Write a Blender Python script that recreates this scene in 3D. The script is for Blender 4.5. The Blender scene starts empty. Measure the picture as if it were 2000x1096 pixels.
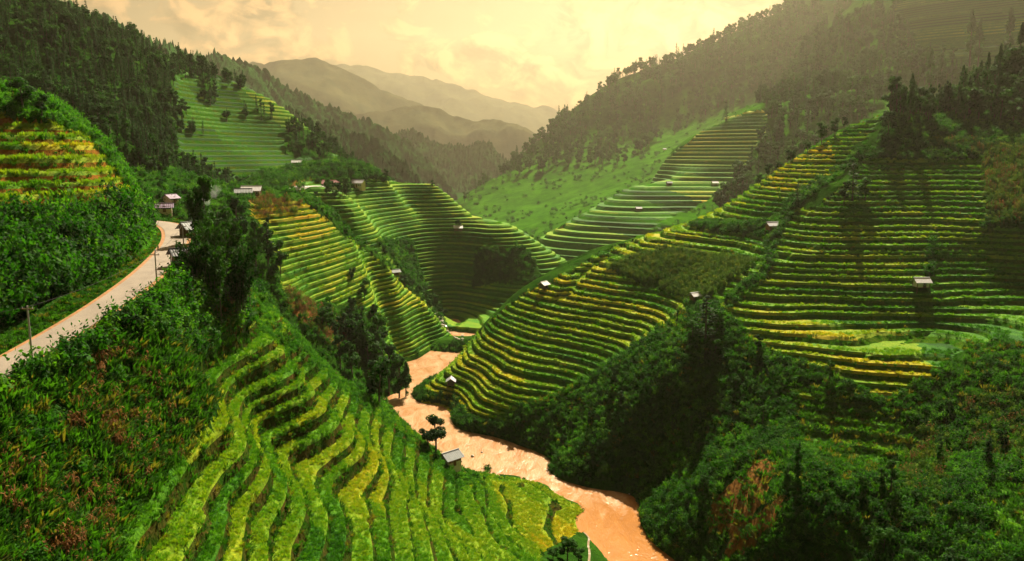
import bpy, math, random
import numpy as np
from mathutils import Vector, Matrix
from mathutils.bvhtree import BVHTree
R = math.radians
rng = np.random.default_rng(7)
random.seed(7)
scene = bpy.context.scene
C = scene.collection

# ------------------------------------------------------------------ camera
FPX, PITCH, CAMZ = 1570.0, R(9.0), 100.0
cam = bpy.data.objects.new('camera', bpy.data.cameras.new('camera')); C.objects.link(cam)
cam.location = (0, 0, CAMZ); cam.rotation_euler = (math.pi/2 - PITCH, 0, 0)
cam.data.sensor_width = 36; cam.data.lens = 36*FPX/2000; cam.data.clip_start = .5; cam.data.clip_end = 60000
scene.camera = cam
# ------------------------------------------------------------------ light
SUN_AZ, SUN_EL = R(16), R(44)          # azimuth clockwise from the view direction (+Y)
sun = bpy.data.objects.new('sun', bpy.data.lights.new('sun', 'SUN')); C.objects.link(sun)
sun.data.energy = 5.0; sun.data.angle = R(.6); sun.data.color = (1, .88, .66)
sdir = Vector((math.sin(SUN_AZ)*math.cos(SUN_EL), math.cos(SUN_AZ)*math.cos(SUN_EL), math.sin(SUN_EL)))
sun.rotation_euler = sdir.to_track_quat('Z', 'Y').to_euler()
W = bpy.data.worlds.new('World'); scene.world = W; W.use_nodes = True
scene.view_settings.view_transform = 'Standard'; scene.view_settings.look = 'None'
scene.view_settings.exposure = 1.52; scene.view_settings.gamma = 1
scene.cycles.use_denoising = True; scene.cycles.adaptive_threshold = .02; scene.cycles.volume_step_rate = 4; scene.cycles.volume_max_steps = 48
scene.cycles.max_bounces = 5; scene.cycles.transparent_max_bounces = 8

# ------------------------------------------------------------------ node helpers
class NT:
    def __init__(s, tree): s.t = tree; s.n = tree.nodes; s.l = tree.links
    def add(s, typ, **kw):
        n = s.n.new(typ)
        for k, v in kw.items():
            if k == 'i':
                for kk, vv in v.items():
                    if isinstance(vv, bpy.types.NodeSocket): s.l.new(vv, n.inputs[kk])
                    else: n.inputs[kk].default_value = vv
            else: setattr(n, k, v)
        return n
    def link(s, a, b): s.l.new(a, b)
    def math(s, op, a, b=0.0, clamp=False):
        n = s.n.new('ShaderNodeMath'); n.operation = op; n.use_clamp = clamp
        for k, v in ((0, a), (1, b)):
            if isinstance(v, bpy.types.NodeSocket): s.l.new(v, n.inputs[k])
            else: n.inputs[k].default_value = v
        return n.outputs[0]
    def mix(s, f, a, b, blend='MIX'):
        n = s.n.new('ShaderNodeMix'); n.data_type = 'RGBA'; n.blend_type = blend
        for k, v in ((0, f), (6, a), (7, b)):
            if isinstance(v, bpy.types.NodeSocket): s.l.new(v, n.inputs[k])
            else: n.inputs[k].default_value = (v if k == 0 else (*v[:3], 1))
        return n.outputs[2]
    def ramp(s, f, stops):
        n = s.n.new('ShaderNodeValToRGB'); e = n.color_ramp.elements
        while len(e) < len(stops): e.new(.5)
        for q, (p, c) in zip(e, stops): q.position = p; q.color = (*c, 1) if len(c) == 3 else c
        s.l.new(f, n.inputs[0]); return n.outputs[0]
    def noise(s, scale, detail=3, vec=None, rough=.55, dist=0):
        n = s.add('ShaderNodeTexNoise', i={'Scale': scale, 'Detail': detail, 'Roughness': rough, 'Distortion': dist})
        if vec is not None: s.l.new(vec, n.inputs['Vector'])
        return n.outputs[0]
def G(v): return (v, v, v)
def new_mat(name):
    m = bpy.data.materials.new(name); m.use_nodes = True; m.node_tree.nodes.clear()
    nt = NT(m.node_tree); out = nt.add('ShaderNodeOutputMaterial'); return m, nt, out
def position(nt): return nt.add('ShaderNodeNewGeometry').outputs['Position']

# ------------------------------------------------------------------ sky
wn = NT(W.node_tree); wn.n.clear()
wout = wn.add('ShaderNodeOutputWorld')
sky = wn.add('ShaderNodeTexSky', sky_type='NISHITA', sun_disc=False, sun_elevation=SUN_EL, sun_rotation=SUN_AZ,
             altitude=800, air_density=1.0, dust_density=6.0, ozone_density=1.0)
SKY_STRENGTH = .058
tint = wn.mix(1.0, sky.outputs[0], (.34, .21, .092), 'MULTIPLY')       # one even multiply dims and warms the whole sky colour
# cloud bank along the horizon, drawn in sky direction (azimuth, elevation)
gen = wn.add('ShaderNodeTexCoord').outputs['Generated']; sx = wn.add('ShaderNodeSeparateXYZ', i={0: gen})
az = wn.math('ARCTAN2', sx.outputs[0], sx.outputs[1]); el = wn.math('ARCSINE', sx.outputs[2])
def cloud_noise(dx, dy, scale, det, dist):
    v = wn.add('ShaderNodeCombineXYZ', i={0: wn.math('ADD', az, dx), 1: wn.math('MULTIPLY', wn.math('ADD', el, dy), 1.45), 2: 3.7}).outputs[0]
    return wn.noise(scale, det, v, .58, dist)
big = cloud_noise(.35, 0, 5.0, 2, 0); c1 = cloud_noise(0, 0, 20, 8, .6); c2 = cloud_noise(.016, .010, 20, 8, .6)
band = wn.ramp(wn.math('ADD', wn.math('MULTIPLY', el, 2.2), .1), [(.18, G(.55)), (.30, G(1)), (.45, G(.85)), (.75, G(.35))])
dens = wn.math('ADD', wn.math('MULTIPLY', c1, .62), wn.math('MULTIPLY', big, .46)); dens = wn.math('MULTIPLY', dens, wn.math('ADD', wn.math('MULTIPLY', band, .22), .84))
mask = wn.ramp(dens, [(.50, G(0)), (.55, G(.7)), (.62, G(1))])
lit = wn.math('ADD', wn.math('MULTIPLY', wn.math('SUBTRACT', c1, c2), 4.5), .5, True)
ccol = wn.mix(lit, (.16, .07, .02), (3.0, 2.05, 1.2))
ccol = wn.mix(1.0, ccol, wn.mix(.6, tint, (1.7, 1.42, 1.02)), 'MULTIPLY')
tint = wn.mix(wn.math('MULTIPLY', mask, .9), tint, ccol)
bg = wn.add('ShaderNodeBackground', i={'Color': tint, 'Strength': SKY_STRENGTH})
wn.link(bg.outputs[0], wout.inputs[0])

# ------------------------------------------------------------------ pixel <-> world
cP, sP = math.cos(PITCH), math.sin(PITCH)
def ray(u, v):
    k = (548-v)/FPX
    return np.array([(u-1000)/FPX, cP + sP*k, -sP + cP*k])
def pD(u, v, D):
    r = ray(u, v); return np.array([0, 0, CAMZ]) + r*(D/r[1])
def pz(u, v, z):
    r = ray(u, v); return np.array([0, 0, CAMZ]) + r*((z-CAMZ)/r[2])
def project(x, y, z):
    dz = z-CAMZ
    dep = np.maximum(y*cP - dz*sP, .1); up = y*sP + dz*cP
    return 1000 + FPX*x/dep, 548 - FPX*up/dep, dep
def in_poly(u, v, poly):
    r = np.zeros(np.shape(u), bool); n = len(poly)
    for i in range(n):
        (x1, y1), (x2, y2) = poly[i], poly[(i+1) % n]
        if y1 == y2: continue
        c = ((y1 > v) != (y2 > v)) & (u < (x2-x1)*(v-y1)/(y2-y1)+x1)
        r ^= c
    return r
# ------------------------------------------------------------------ noise
def _hash(ix, iy, seed):
    h = (ix.astype(np.int64)*374761393 + iy.astype(np.int64)*668265263 + seed*1442695041) & 0x7fffffff
    h = ((h ^ (h >> 13))*1274126177) & 0x7fffffff
    return ((h ^ (h >> 16)) & 0xffff)/65535.0
def vnoise(x, y, seed=0):
    ix = np.floor(x); iy = np.floor(y); fx = x-ix; fy = y-iy
    fx = fx*fx*fx*(fx*(fx*6-15)+10); fy = fy*fy*fy*(fy*(fy*6-15)+10)
    a = _hash(ix, iy, seed); b = _hash(ix+1, iy, seed); c = _hash(ix, iy+1, seed); d = _hash(ix+1, iy+1, seed)
    return (a*(1-fx)+b*fx)*(1-fy) + (c*(1-fx)+d*fx)*fy
def fbm(x, y, seed=0, o=4):
    s = 0; a = .5
    for i in range(o):
        s = s + a*(vnoise(x+17.3*i, y-9.1*i, seed+i)-.5)*2; x = x*2.03; y = y*2.03; a *= .5
    return s
def ridged(x, y, seed=0, o=5):
    s = 0; a = .5; w = 1
    for i in range(o):
        n = 1-np.abs(vnoise(x+31.7*i, y+11.9*i, seed+i)-.5)*2; n = n*n
        s = s+a*n*w; w = np.clip(n*1.6, 0, 1); x = x*2.07; y = y*2.07; a *= .5
    return s

# ------------------------------------------------------------------ hills: smooth surfaces through surveyed points
road_px = [(-250, 860, 74), (-90, 765, 74.6), (0, 722, 75), (150, 634, 77), (230, 582, 78.6), (290, 536, 80), (325, 500, 80.6), (346, 470, 81), (343, 447, 82), (325, 436, 82.6), (300, 432, 82.9), (262, 430, 83.5)]
ROAD = np.array([pz(*q) for q in road_px])
def resample(P, st, it=3):
    P = np.asarray(P, float)
    for _ in range(it):                                   # round the corners off
        Q = [P[0]]
        for a, b in zip(P[:-1], P[1:]): Q += [a*.75+b*.25, a*.25+b*.75]
        P = np.array(Q+[P[-1]])
    L = np.concatenate([[0], np.cumsum(np.linalg.norm(np.diff(P, axis=0), axis=1))]); t = np.arange(0, L[-1], st)
    return np.stack([np.interp(t, L, P[:, i]) for i in range(3)], 1)
ROADS = resample(ROAD, 1.5)
def road_dist(x, y):
    d = np.full(len(x), 1e9); z = np.zeros(len(x))
    near = (x > -140) & (x < -35) & (y < 240)
    if near.any():
        q = np.stack([x[near], y[near]], 1); dd = np.empty(len(q)); zz = np.empty(len(q))
        for a in range(0, len(q), 20000):
            D2 = ((q[a:a+20000, None]-ROADS[None, :, :2])**2).sum(-1); k = D2.argmin(1)
            dd[a:a+20000] = np.sqrt(D2[np.arange(len(k)), k]); zz[a:a+20000] = ROADS[k, 2]
        d[near] = dd; z[near] = zz
    return d, z
def road_x(y): return np.interp(y, ROAD[:9, 1], ROAD[:9, 0])
_cc = np.array([pD(380, 385, 320), pD(490, 392, 330), pD(600, 413, 335), pz(700, 490, 56), pz(765, 540, 40), pz(830, 592, 22), pz(872, 645, 3), (0, 425, 0), (60, 440, 0)])
def crest_y(x): return np.interp(x, _cc[:, 0], _cc[:, 1])
class Hill:
    def __init__(s, name, pts, reach, dx, noise=(1.2, 30), lam=1e-4, step=None, seed=0, cells=None, pen=None, road=False):
        s.pen = pen; s.road = road
        s.name = name; P = np.array(pts, float); s.P = P; s.reach = reach; s.dx = dx; s.nz = noise; s.step = step; s.seed = seed
        s.sc = 100.0; q = P[:, :2]/s.sc; n = len(P)
        K = s.kern(((q[:, None]-q[None])**2).sum(-1)) + lam*np.eye(n)
        A = np.zeros((n+3, n+3)); A[:n, :n] = K; A[:n, n] = 1; A[:n, n+1:] = q; A[n:, :n] = A[:n, n:].T
        s.w = np.linalg.solve(A, np.concatenate([P[:, 2], np.zeros(3)])); s.q = q
        s.cells = cells
        s.lo = P[:, :2].min(0)-reach; s.hi = P[:, :2].max(0)+reach
    @staticmethod
    def kern(r2): return np.where(r2 > 1e-12, .5*r2*np.log(np.maximum(r2, 1e-12)), 0)
    def H(s, x, y, fine=True):
        sh = np.shape(x); x = np.ravel(x).astype(float); y = np.ravel(y).astype(float); o = np.empty(len(x))
        for a in range(0, len(x), 60000):
            X = np.stack([x[a:a+60000], y[a:a+60000]], 1)/s.sc
            d2 = ((X[:, None]-s.q[None])**2).sum(-1)
            z = s.kern(d2)@s.w[:-3] + s.w[-3] + X@s.w[-2:]
            d = np.sqrt(d2.min(1))*s.sc
            z = np.minimum(z, 1e9) - np.maximum(d-s.reach, 0)*1.0
            o[a:a+60000] = z
        amp, sc_ = s.nz
        o = o + amp*fbm(x/sc_, y/sc_, s.seed)
        if s.pen is not None: o = o - 1.6*np.maximum(s.pen(x, y), 0)
        if s.cells is not None and fine: o = o + s.cells(x, y)
        if s.road:
            d, rz = road_dist(x, y); w = np.clip((9-d)/5.2, 0, 1); w = w*w*(3-2*w); o = o*(1-w)+(rz-.25)*w
        return o.reshape(sh)
def back(*p): return [pD(*q) for q in p]
def deep(v0, k0, v1, k1, *p): return [pD(u, v, D*np.interp(v, [v0, v1], [k0, k1])) for u, v, D in p]   # the valley runs on further back

def make_cells(n, lo, hi, amp, aspect, edge, seed):
    r = np.random.default_rng(seed); S = r.uniform(lo, hi, (n, 2)); off = r.uniform(-amp, amp, n); A = np.array(aspect)
    def f(x, y):
        o = np.empty(len(x)); q = np.stack([x+2.5*fbm(x/9, y/9, seed), y+2.5*fbm(x/9, y/9, seed+5)], 1)
        for a in range(0, len(x), 20000):
            D = np.sqrt((((q[a:a+20000, None]-S[None])/A)**2).sum(-1)); i = np.argpartition(D, 1, axis=1)[:, :2]
            d = np.take_along_axis(D, i, 1); sw = d[:, 0] > d[:, 1]; i[sw] = i[sw][:, ::-1]; d[sw] = d[sw][:, ::-1]
            w = np.clip((d[:, 1]-d[:, 0])/edge, 0, 1); w = .5+.5*w*w*(3-2*w)
            o[a:a+20000] = off[i[:, 0]]*w + off[i[:, 1]]*(1-w)
        return o
    return f
cells_R1 = make_cells(130, (-40, 185), (180, 400), .75, (2.2, 1.0), .8, 14)
cells_L1 = make_cells(60, (-170, 100), (-60, 200), .7, (1.6, 1.0), .8, 24)
cells_C1 = make_cells(70, (-125, 270), (-30, 430), .6, (1.6, 1.2), .8, 34)
cells_A = make_cells(150, (-75, 40), (45, 260), .85, (1.0, 2.6), .9, 4)
river_px = [(1255, 1096), (1170, 1000), (1060, 925), (960, 875), (850, 812), (812, 765), (840, 705), (895, 668)]
bed = [pz(u, v, -3.5) for u, v in river_px]
HA = Hill('A', [pz(0, 740, 75), pz(150, 640, 77), pz(230, 590, 79), pz(330, 520, 80.5), pz(350, 445, 81.5), pz(0, 690, 75.5), pz(250, 540, 79.5),
    pz(0, 1096, 66), pz(200, 1096, 62), pz(0, 900, 71), pz(200, 850, 68), pz(380, 720, 66), pz(250, 1050, 60), pz(440, 830, 60), pz(560, 680, 60),
    pz(450, 640, 68), pz(500, 590, 66), pz(560, 640, 60), pz(650, 720, 45), pz(760, 800, 28), pz(860, 890, 12), pz(930, 930, 5),
    pz(1040, 945, 1.2), pz(1120, 990, 1), pz(1180, 1090, .8), pz(1000, 1000, 6), pz(1000, 1096, 12), pz(1090, 1030, 2.0), pz(850, 1000, 20), pz(700, 1000, 36), pz(700, 850, 40),
    pz(500, 1000, 50), pz(500, 800, 53), pz(600, 760, 49), pz(400, 560, 74), pz(430, 480, 76)]
    + back((560, 760, 235), (640, 860, 255), (720, 900, 275), (820, 930, 275), (500, 640, 240), (470, 560, 260))
    + [(0, 0, 86), (-40, 20, 82), (45, 20, 66), (45, 80, 25), (0, 60, 58), (80, 0, 50), (-70, 40, 84), (-90, 80, 82)] + bed[:5],
    40, 1.0, noise=(.9, 22), seed=3, pen=lambda x, y: np.maximum(road_x(y)-6-x, y-290), road=True, cells=cells_A)
HR1 = Hill('R1', [pz(835, 775, 2), pz(870, 720, 8), pz(930, 660, 16), pz(1000, 600, 25), pz(1060, 560, 34), pz(1150, 517, 43), pD(1340, 438, 385), pD(1500, 347, 362), pD(1600, 292, 350), pD(1715, 227, 356),
    pz(1100, 740, 19), pz(1000, 800, 9), pz(912, 828, 2), pz(1250, 640, 37), pz(1380, 590, 50), pz(1340, 520, 56), pz(1508, 445, 71), pz(1420, 600, 50), pz(1600, 600, 51), pz(1800, 610, 50), pz(1800, 560, 56.8),
    pz(1600, 480, 67.8), pz(1600, 380, 84.3), pz(1800, 400, 80.8), pz(1800, 480, 67.8), pD(1850, 300, 334), pD(1980, 300, 330), pz(1980, 450, 73.5), pD(1850, 230, 366), pD(2000, 150, 405), pD(2150, 60, 450), pD(2150, 300, 340),
    pz(1720, 765, 36), pz(2000, 670, 48), pz(1950, 600, 51.5), pz(1995, 555, 57), pz(1850, 682, 44.5), pz(1880, 650, 46.5), pz(1700, 700, 42.5), pz(1550, 680, 43), pz(1450, 650, 45),
    pz(1500, 800, 30), pz(1300, 760, 28), pz(1150, 830, 12), pz(1000, 856, 1), pz(1078, 908, 1), pz(1235, 962, 1), pz(1335, 1096, 1), pz(1400, 950, 17), pz(1500, 1096, 13), pz(1700, 1096, 18), pz(2000, 1096, 28), pz(2000, 850, 35), pz(1750, 900, 26), pz(1650, 850, 28)]
    + back((870, 800, 375), (1000, 690, 440), (1150, 610, 465), (1340, 540, 460), (1500, 470, 450), (1650, 390, 460), (1800, 280, 480)) + bed
    + [(120, 60, 60), (60, 130, -2), (52, 160, -2), (160, 120, 70), (230, 250, 95)],
    45, 1.7, noise=(1.5, 30), seed=11, cells=cells_R1)
HC1 = Hill('C1', [pD(490, 392, 330), pD(600, 413, 335), pz(700, 490, 56), pz(765, 540, 40), pz(830, 592, 22), pz(872, 645, 3), pz(560, 440, 72), pz(560, 520, 58.6), pz(570, 620, 43.5), pz(700, 600, 35.6), pz(700, 680, 22),
    pz(640, 650, 36), pz(800, 640, 14), pz(775, 690, 5), pz(850, 676, 1), pz(812, 698, .8), pz(745, 775, 1), pz(700, 760, 8), pD(505, 480, 290), pD(430, 400, 300), pD(470, 375, 360)]
    + back((600, 480, 395), (700, 590, 425), (780, 650, 440), (500, 440, 400), (840, 690, 470)) + bed[3:]
    + [(-62, 238, 18), (-75, 225, 32), (-20, 240, -8), (-40, 255, 2), (-45, 200, 5), (-70, 180, 40), (-20, 180, -15), (-100, 215, 66), (-120, 240, 76), (-90, 130, 50)], 30, 1.7, noise=(1.2, 24), seed=21, cells=cells_C1, pen=lambda x, y: np.maximum(y-crest_y(x)-70, np.minimum(330-y, x+44)*2))
HC2 = Hill('C2', [pD(560, 375, 430), pD(640, 366, 470), pD(760, 358, 520), pD(845, 362, 560), pD(900, 402, 570), pD(940, 438, 570), pz(620, 400, 73), pz(700, 400, 72), pz(700, 460, 57), pz(800, 400, 66), pz(800, 520, 32),
    pz(842, 590, 9), pz(880, 635, 2.5), pz(900, 540, 22), pz(940, 475, 43), pD(970, 443, 562), pD(1010, 449, 555), pD(1060, 482, 545), pD(1130, 524, 520), pz(960, 540, 24), pz(1050, 560, 20), pz(960, 620, 6), pz(905, 650, 1.5), pz(620, 500, 58), pz(720, 560, 30)]
    + back((845, 470, 650), (1000, 550, 640), (1130, 600, 590), (700, 470, 640), (600, 440, 600), (600, 500, 385), (700, 620, 395), (790, 650, 415), (500, 450, 400), (520, 520, 330), (850, 690, 425), (900, 690, 410), (1000, 660, 430), (1100, 620, 460)), 40, 2.2, noise=(1.4, 34), seed=31, pen=lambda x, y: crest_y(x)+12-y)
HR2 = Hill('R2', deep(150, 1.75, 470, 1.22, (1045, 471, 610), (1110, 436, 620), (1200, 392, 640), (1300, 312, 670), (1420, 228, 700), (1500, 216, 690), (1150, 505, 560), (1250, 475, 560), (1350, 405, 570), (1450, 335, 580), (1550, 290, 545), (1650, 235, 530),
    (1700, 110, 680), (1800, 80, 650), (2000, 35, 620), (1900, -60, 720), (2200, -60, 600), (2200, 100, 520), (1600, 130, 740), (1700, 0, 800), (1800, -80, 850),
    (1100, 530, 720), (1200, 490, 760), (1300, 410, 800), (1420, 330, 850), (1300, 550, 500), (1120, 560, 540), (1450, 470, 500)), 110, 6.0, noise=(4, 100), seed=41)
HR3 = Hill('R3', deep(250, 2.0, 480, 1.25, (905, 382, 1000), (1000, 324, 1050), (1080, 290, 1080), (1150, 258, 1100), (1250, 186, 1100), (1330, 142, 1080), (1400, 82, 1050), (1480, 44, 1000), (1550, 8, 980), (1700, -80, 950), (1900, -120, 1000),
    (1000, 430, 830), (1100, 390, 850), (1200, 325, 830), (1300, 255, 850), (1400, 185, 850), (1500, 135, 830), (1600, 60, 850), (950, 430, 880), (1050, 480, 720),
    (905, 430, 1250), (1050, 380, 1300), (1150, 340, 1350), (1300, 250, 1400), (1450, 180, 1400), (1700, 60, 1400)), 200, 11.0, noise=(14, 200), seed=51)
HL1 = Hill('L1', back((-60, 168, 192), (0, 172, 188), (90, 194, 188), (200, 282, 186), (260, 362, 189), (300, 432, 192), (322, 480, 190), (0, 235, 165), (100, 250, 168), (0, 330, 150), (150, 330, 160), (250, 390, 172), (0, 420, 136), (150, 430, 150),
    (-100, 420, 124), (-100, 250, 160), (0, 640, 107), (100, 600, 115), (200, 556, 127), (300, 500, 150), (-100, 690, 96), (-300, 300, 140), (-300, 600, 90),
    (0, 270, 240), (90, 300, 240), (200, 410, 235), (290, 500, 230), (-150, 250, 260))
    + [pD(60, 830, 88), pD(200, 750, 97), pD(330, 650, 117), pD(390, 540, 160), pD(0, 1000, 68), pD(250, 950, 80), pD(420, 760, 125), pD(-150, 900, 75), (-40, 60, 55), (-70, 235, 62)], 30, 1.2, noise=(.8, 18), seed=61, cells=cells_L1, pen=lambda x, y: np.maximum(np.maximum(x-road_x(y)+1, y-265), np.where(y > 203, 3*(x+92), 0)), road=True)
HL2 = Hill('L2', back((-60, -30, 430), (20, 20, 440), (90, 48, 450), (180, 80, 480), (250, 108, 500), (330, 150, 520), (400, 165, 560), (480, 172, 600), (560, 214, 620), (640, 284, 640), (720, 344, 650), (770, 380, 650),
    (100, 210, 350), (200, 255, 340), (0, 160, 360), (300, 300, 380), (300, 375, 300), (400, 345, 420), (400, 210, 530), (500, 255, 560), (600, 312, 570), (480, 352, 470), (600, 352, 500), (660, 368, 490), (150, 340, 280), (-100, 250, 300), (-150, 100, 380), (400, 400, 340), (300, 440, 240),
    (90, 160, 620), (330, 260, 700), (480, 270, 760), (640, 380, 780), (-100, 100, 560), (560, 440, 400), (700, 470, 470), (760, 440, 560), (820, 450, 640), (480, 470, 330), (380, 520, 250)), 60, 3.6, noise=(2.0, 60), seed=71, pen=lambda x, y: np.maximum(crest_y(x)+25-y, x+97))
HILLS = [HA, HR1, HC1, HC2, HR2, HR3, HL1, HL2]
def others(h, x, y):
    m = np.full(np.shape(x), -1e9)
    for g in HILLS:
        if g is h: continue
        k = (x > g.lo[0]) & (x < g.hi[0]) & (y > g.lo[1]) & (y < g.hi[1])
        if k.any(): m[k] = np.maximum(m[k], g.H(x[k], y[k], False))
    return m
def split_levels(X, Hh, T, levels):
    """cut a triangle mesh along height contours"""
    done = []
    for L in levels:
        h = Hh[T]; top = h.max(1); bot = h.min(1)
        fin = top <= L; done.append(T[fin]); T = T[~fin]
        if len(T) == 0: break
        h = Hh[T]; ab = h > L; cnt = ab.sum(1)
        cr = (cnt == 1) | (cnt == 2)
        S = T[cr]; A = ab[cr]; K = T[~cr]
        if len(S) == 0: T = K; continue
        lone = np.where(cnt[cr][:, None] == 1, A, ~A).argmax(1)
        r = np.arange(len(S)); a = S[r, lone]; b = S[r, (lone+1) % 3]; c = S[r, (lone+2) % 3]
        N = np.int64(1 << 31)
        kab = np.minimum(a, b)*N + np.maximum(a, b); kac = np.minimum(a, c)*N + np.maximum(a, c)
        uk, inv = np.unique(np.concatenate([kab, kac]), return_inverse=True)
        i0 = (uk//N).astype(int); i1 = (uk % N).astype(int)
        t = np.clip((L-Hh[i0])/(Hh[i1]-Hh[i0]), 0, 1)
        nv = X[i0] + (X[i1]-X[i0])*t[:, None]; base = len(X)
        X = np.concatenate([X, nv]); Hh = np.concatenate([Hh, np.full(len(nv), L)])
        iab = base+inv[:len(S)]; iac = base+inv[len(S):]
        T = np.concatenate([K, np.stack([a, iab, iac], 1), np.stack([iab, b, c], 1), np.stack([iab, c, iac], 1)])
    done.append(T)
    return X, Hh, np.concatenate(done)
def grid(h):
    xs = np.arange(h.lo[0], h.hi[0], h.dx); ys = np.arange(max(h.lo[1], -20), h.hi[1], h.dx)
    X, Y = np.meshgrid(xs, ys); jx = (_hash(X*7.1, Y*3.3, 5)-.5)*h.dx*.35; jy = (_hash(X*5.7, Y*9.1, 6)-.5)*h.dx*.35
    X = X+jx; Y = Y+jy; Z = h.H(X, Y); ny, nx = X.shape
    oth = others(h, X, Y)
    ok = (Z > oth-3) & (Z > -6)
    i = np.arange(ny*nx).reshape(ny, nx)
    a, b, c, d = i[:-1, :-1], i[:-1, 1:], i[1:, 1:], i[1:, :-1]
    k = (ok[:-1, :-1] | ok[:-1, 1:] | ok[1:, 1:] | ok[1:, :-1])
    par = ((np.arange(ny-1)[:, None]+np.arange(nx-1)[None]) % 2 == 0)
    T1 = np.where(par[..., None], np.stack([a, b, c], -1), np.stack([a, b, d], -1))[k]
    T2 = np.where(par[..., None], np.stack([a, c, d], -1), np.stack([b, c, d], -1))[k]
    return np.stack([X.ravel(), Y.ravel()], 1), Z.ravel(), np.concatenate([T1, T2])
def mesh_from(name, V, T, mats=(), mi=None, attrs=None, smooth=True):
    me = bpy.data.meshes.new(name)
    used, inv = np.unique(T, return_inverse=True); T = inv.reshape(-1, 3); V = V[used]
    me.vertices.add(len(V)); me.vertices.foreach_set('co', V.astype(np.float32).ravel())
    me.loops.add(len(T)*3); me.loops.foreach_set('vertex_index', T.astype(np.int32).ravel())
    me.polygons.add(len(T)); me.polygons.foreach_set('loop_start', np.arange(0, len(T)*3, 3, dtype=np.int32))
    if mi is not None: me.polygons.foreach_set('material_index', mi.astype(np.int32))
    me.polygons.foreach_set('use_smooth', np.full(len(T), smooth))
    for m in mats: me.materials.append(m)
    for k, a in (attrs or {}).items():
        at = me.attributes.new(k, 'FLOAT', 'FACE'); at.data.foreach_set('value', a.astype(np.float32))
    me.update(); me.validate(); return me

# ------------------------------------------------------------------ materials
def leaf_mat(name, dark, light, transl=.35, hue=0.0, instancer=None, third=None):
    m, nt, out = new_mat(name)
    rnd = nt.add('ShaderNodeObjectInfo').outputs['Random']
    n = nt.noise(.9, 2, position(nt))
    f = nt.math('ADD', nt.math('MULTIPLY', rnd, .75), nt.math('MULTIPLY', nt.math('SUBTRACT', n, .5), 1.0), True)
    col = nt.mix(f, dark, light)
    if third is not None: col = nt.mix(nt.math('MULTIPLY', nt.math('GREATER_THAN', rnd, .86), .6), col, third)
    if instancer:
        a = nt.add('ShaderNodeAttribute', attribute_type='INSTANCER', attribute_name='ripe').outputs['Fac']
        a = nt.math('ADD', a, nt.math('MULTIPLY', nt.math('SUBTRACT', f, .5), .3))
        col = nt.ramp(a, instancer)
    d = nt.add('ShaderNodeBsdfPrincipled', i={'Base Color': col, 'Roughness': .75, 'Specular IOR Level': .1})
    t = nt.add('ShaderNodeBsdfTranslucent', i={'Color': nt.mix(1, col, (1.5, 1.5, .6), 'MULTIPLY')})
    mx = nt.add('ShaderNodeMixShader', i={0: transl, 1: d.outputs[0], 2: t.outputs[0]}); nt.link(mx.outputs[0], out.inputs[0])
    return m
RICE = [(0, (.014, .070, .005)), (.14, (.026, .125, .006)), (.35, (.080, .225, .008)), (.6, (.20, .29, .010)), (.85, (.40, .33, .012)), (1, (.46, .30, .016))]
def simple_mat(name, col, rough=.85, var=.25, scale=2.0, metal=0, bump=.0):
    m, nt, out = new_mat(name); p = position(nt); n = nt.noise(scale, 4, p)
    c = nt.mix(1, col, nt.ramp(n, [(.25, G(1-var)), (.75, G(1+var))]), 'MULTIPLY')
    b = nt.add('ShaderNodeBsdfPrincipled', i={'Base Color': c, 'Roughness': rough, 'Metallic': metal})
    if bump: nt.link(nt.add('ShaderNodeBump', i={'Strength': bump, 'Distance': .3, 'Height': n}).outputs[0], b.inputs['Normal'])
    nt.link(b.outputs[0], out.inputs[0]); return m
def rice_mat():
    m, nt, out = new_mat('rice'); p = position(nt)
    r = nt.add('ShaderNodeAttribute', attribute_name='ripe').outputs['Fac']
    n1 = nt.noise(.25, 3, p); n2 = nt.noise(2.2, 4, p, .7)
    f = nt.math('ADD', r, nt.math('ADD', nt.math('MULTIPLY', nt.math('SUBTRACT', n1, .5), .55), nt.math('MULTIPLY', nt.math('SUBTRACT', n2, .5), .45)))
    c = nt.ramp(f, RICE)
    c = nt.mix(1, c, nt.ramp(n2, [(.2, G(.55)), (.8, G(1.35))]), 'MULTIPLY')
    d = nt.add('ShaderNodeBsdfPrincipled', i={'Base Color': c, 'Roughness': .8, 'Specular IOR Level': .05})
    t = nt.add('ShaderNodeBsdfTranslucent', i={'Color': c})
    bp = nt.add('ShaderNodeBump', i={'Strength': .9, 'Distance': .5, 'Height': nt.noise(3.5, 4, p, .75)})
    nt.link(bp.outputs[0], d.inputs['Normal'])
    nt.link(d.outputs[0], out.inputs[0]); return m
def bank_mat(name, green, brown, bias=.5):
    m, nt, out = new_mat(name); p = position(nt)
    mp = nt.add('ShaderNodeMapping', i={'Vector': p, 'Scale': (1.6, 1.6, .5)}).outputs[0]
    n1 = nt.noise(.18, 3, p); n2 = nt.noise(1.4, 4, mp, .7)
    f = nt.math('ADD', nt.math('MULTIPLY', n1, .9), nt.math('MULTIPLY', n2, .6))
    c = nt.ramp(f, [(bias, green), (bias+.28, brown)])
    c = nt.mix(1, c, nt.ramp(n2, [(.25, G(.5)), (.8, G(1.4))]), 'MULTIPLY')
    d = nt.add('ShaderNodeBsdfPrincipled', i={'Base Color': c, 'Roughness': .9, 'Specular IOR Level': 0.0})
    nt.link(nt.add('ShaderNodeBump', i={'Strength': 1, 'Distance': .5, 'Height': n2}).outputs[0], d.inputs['Normal'])
    nt.link(d.outputs[0], out.inputs[0]); return m
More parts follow.
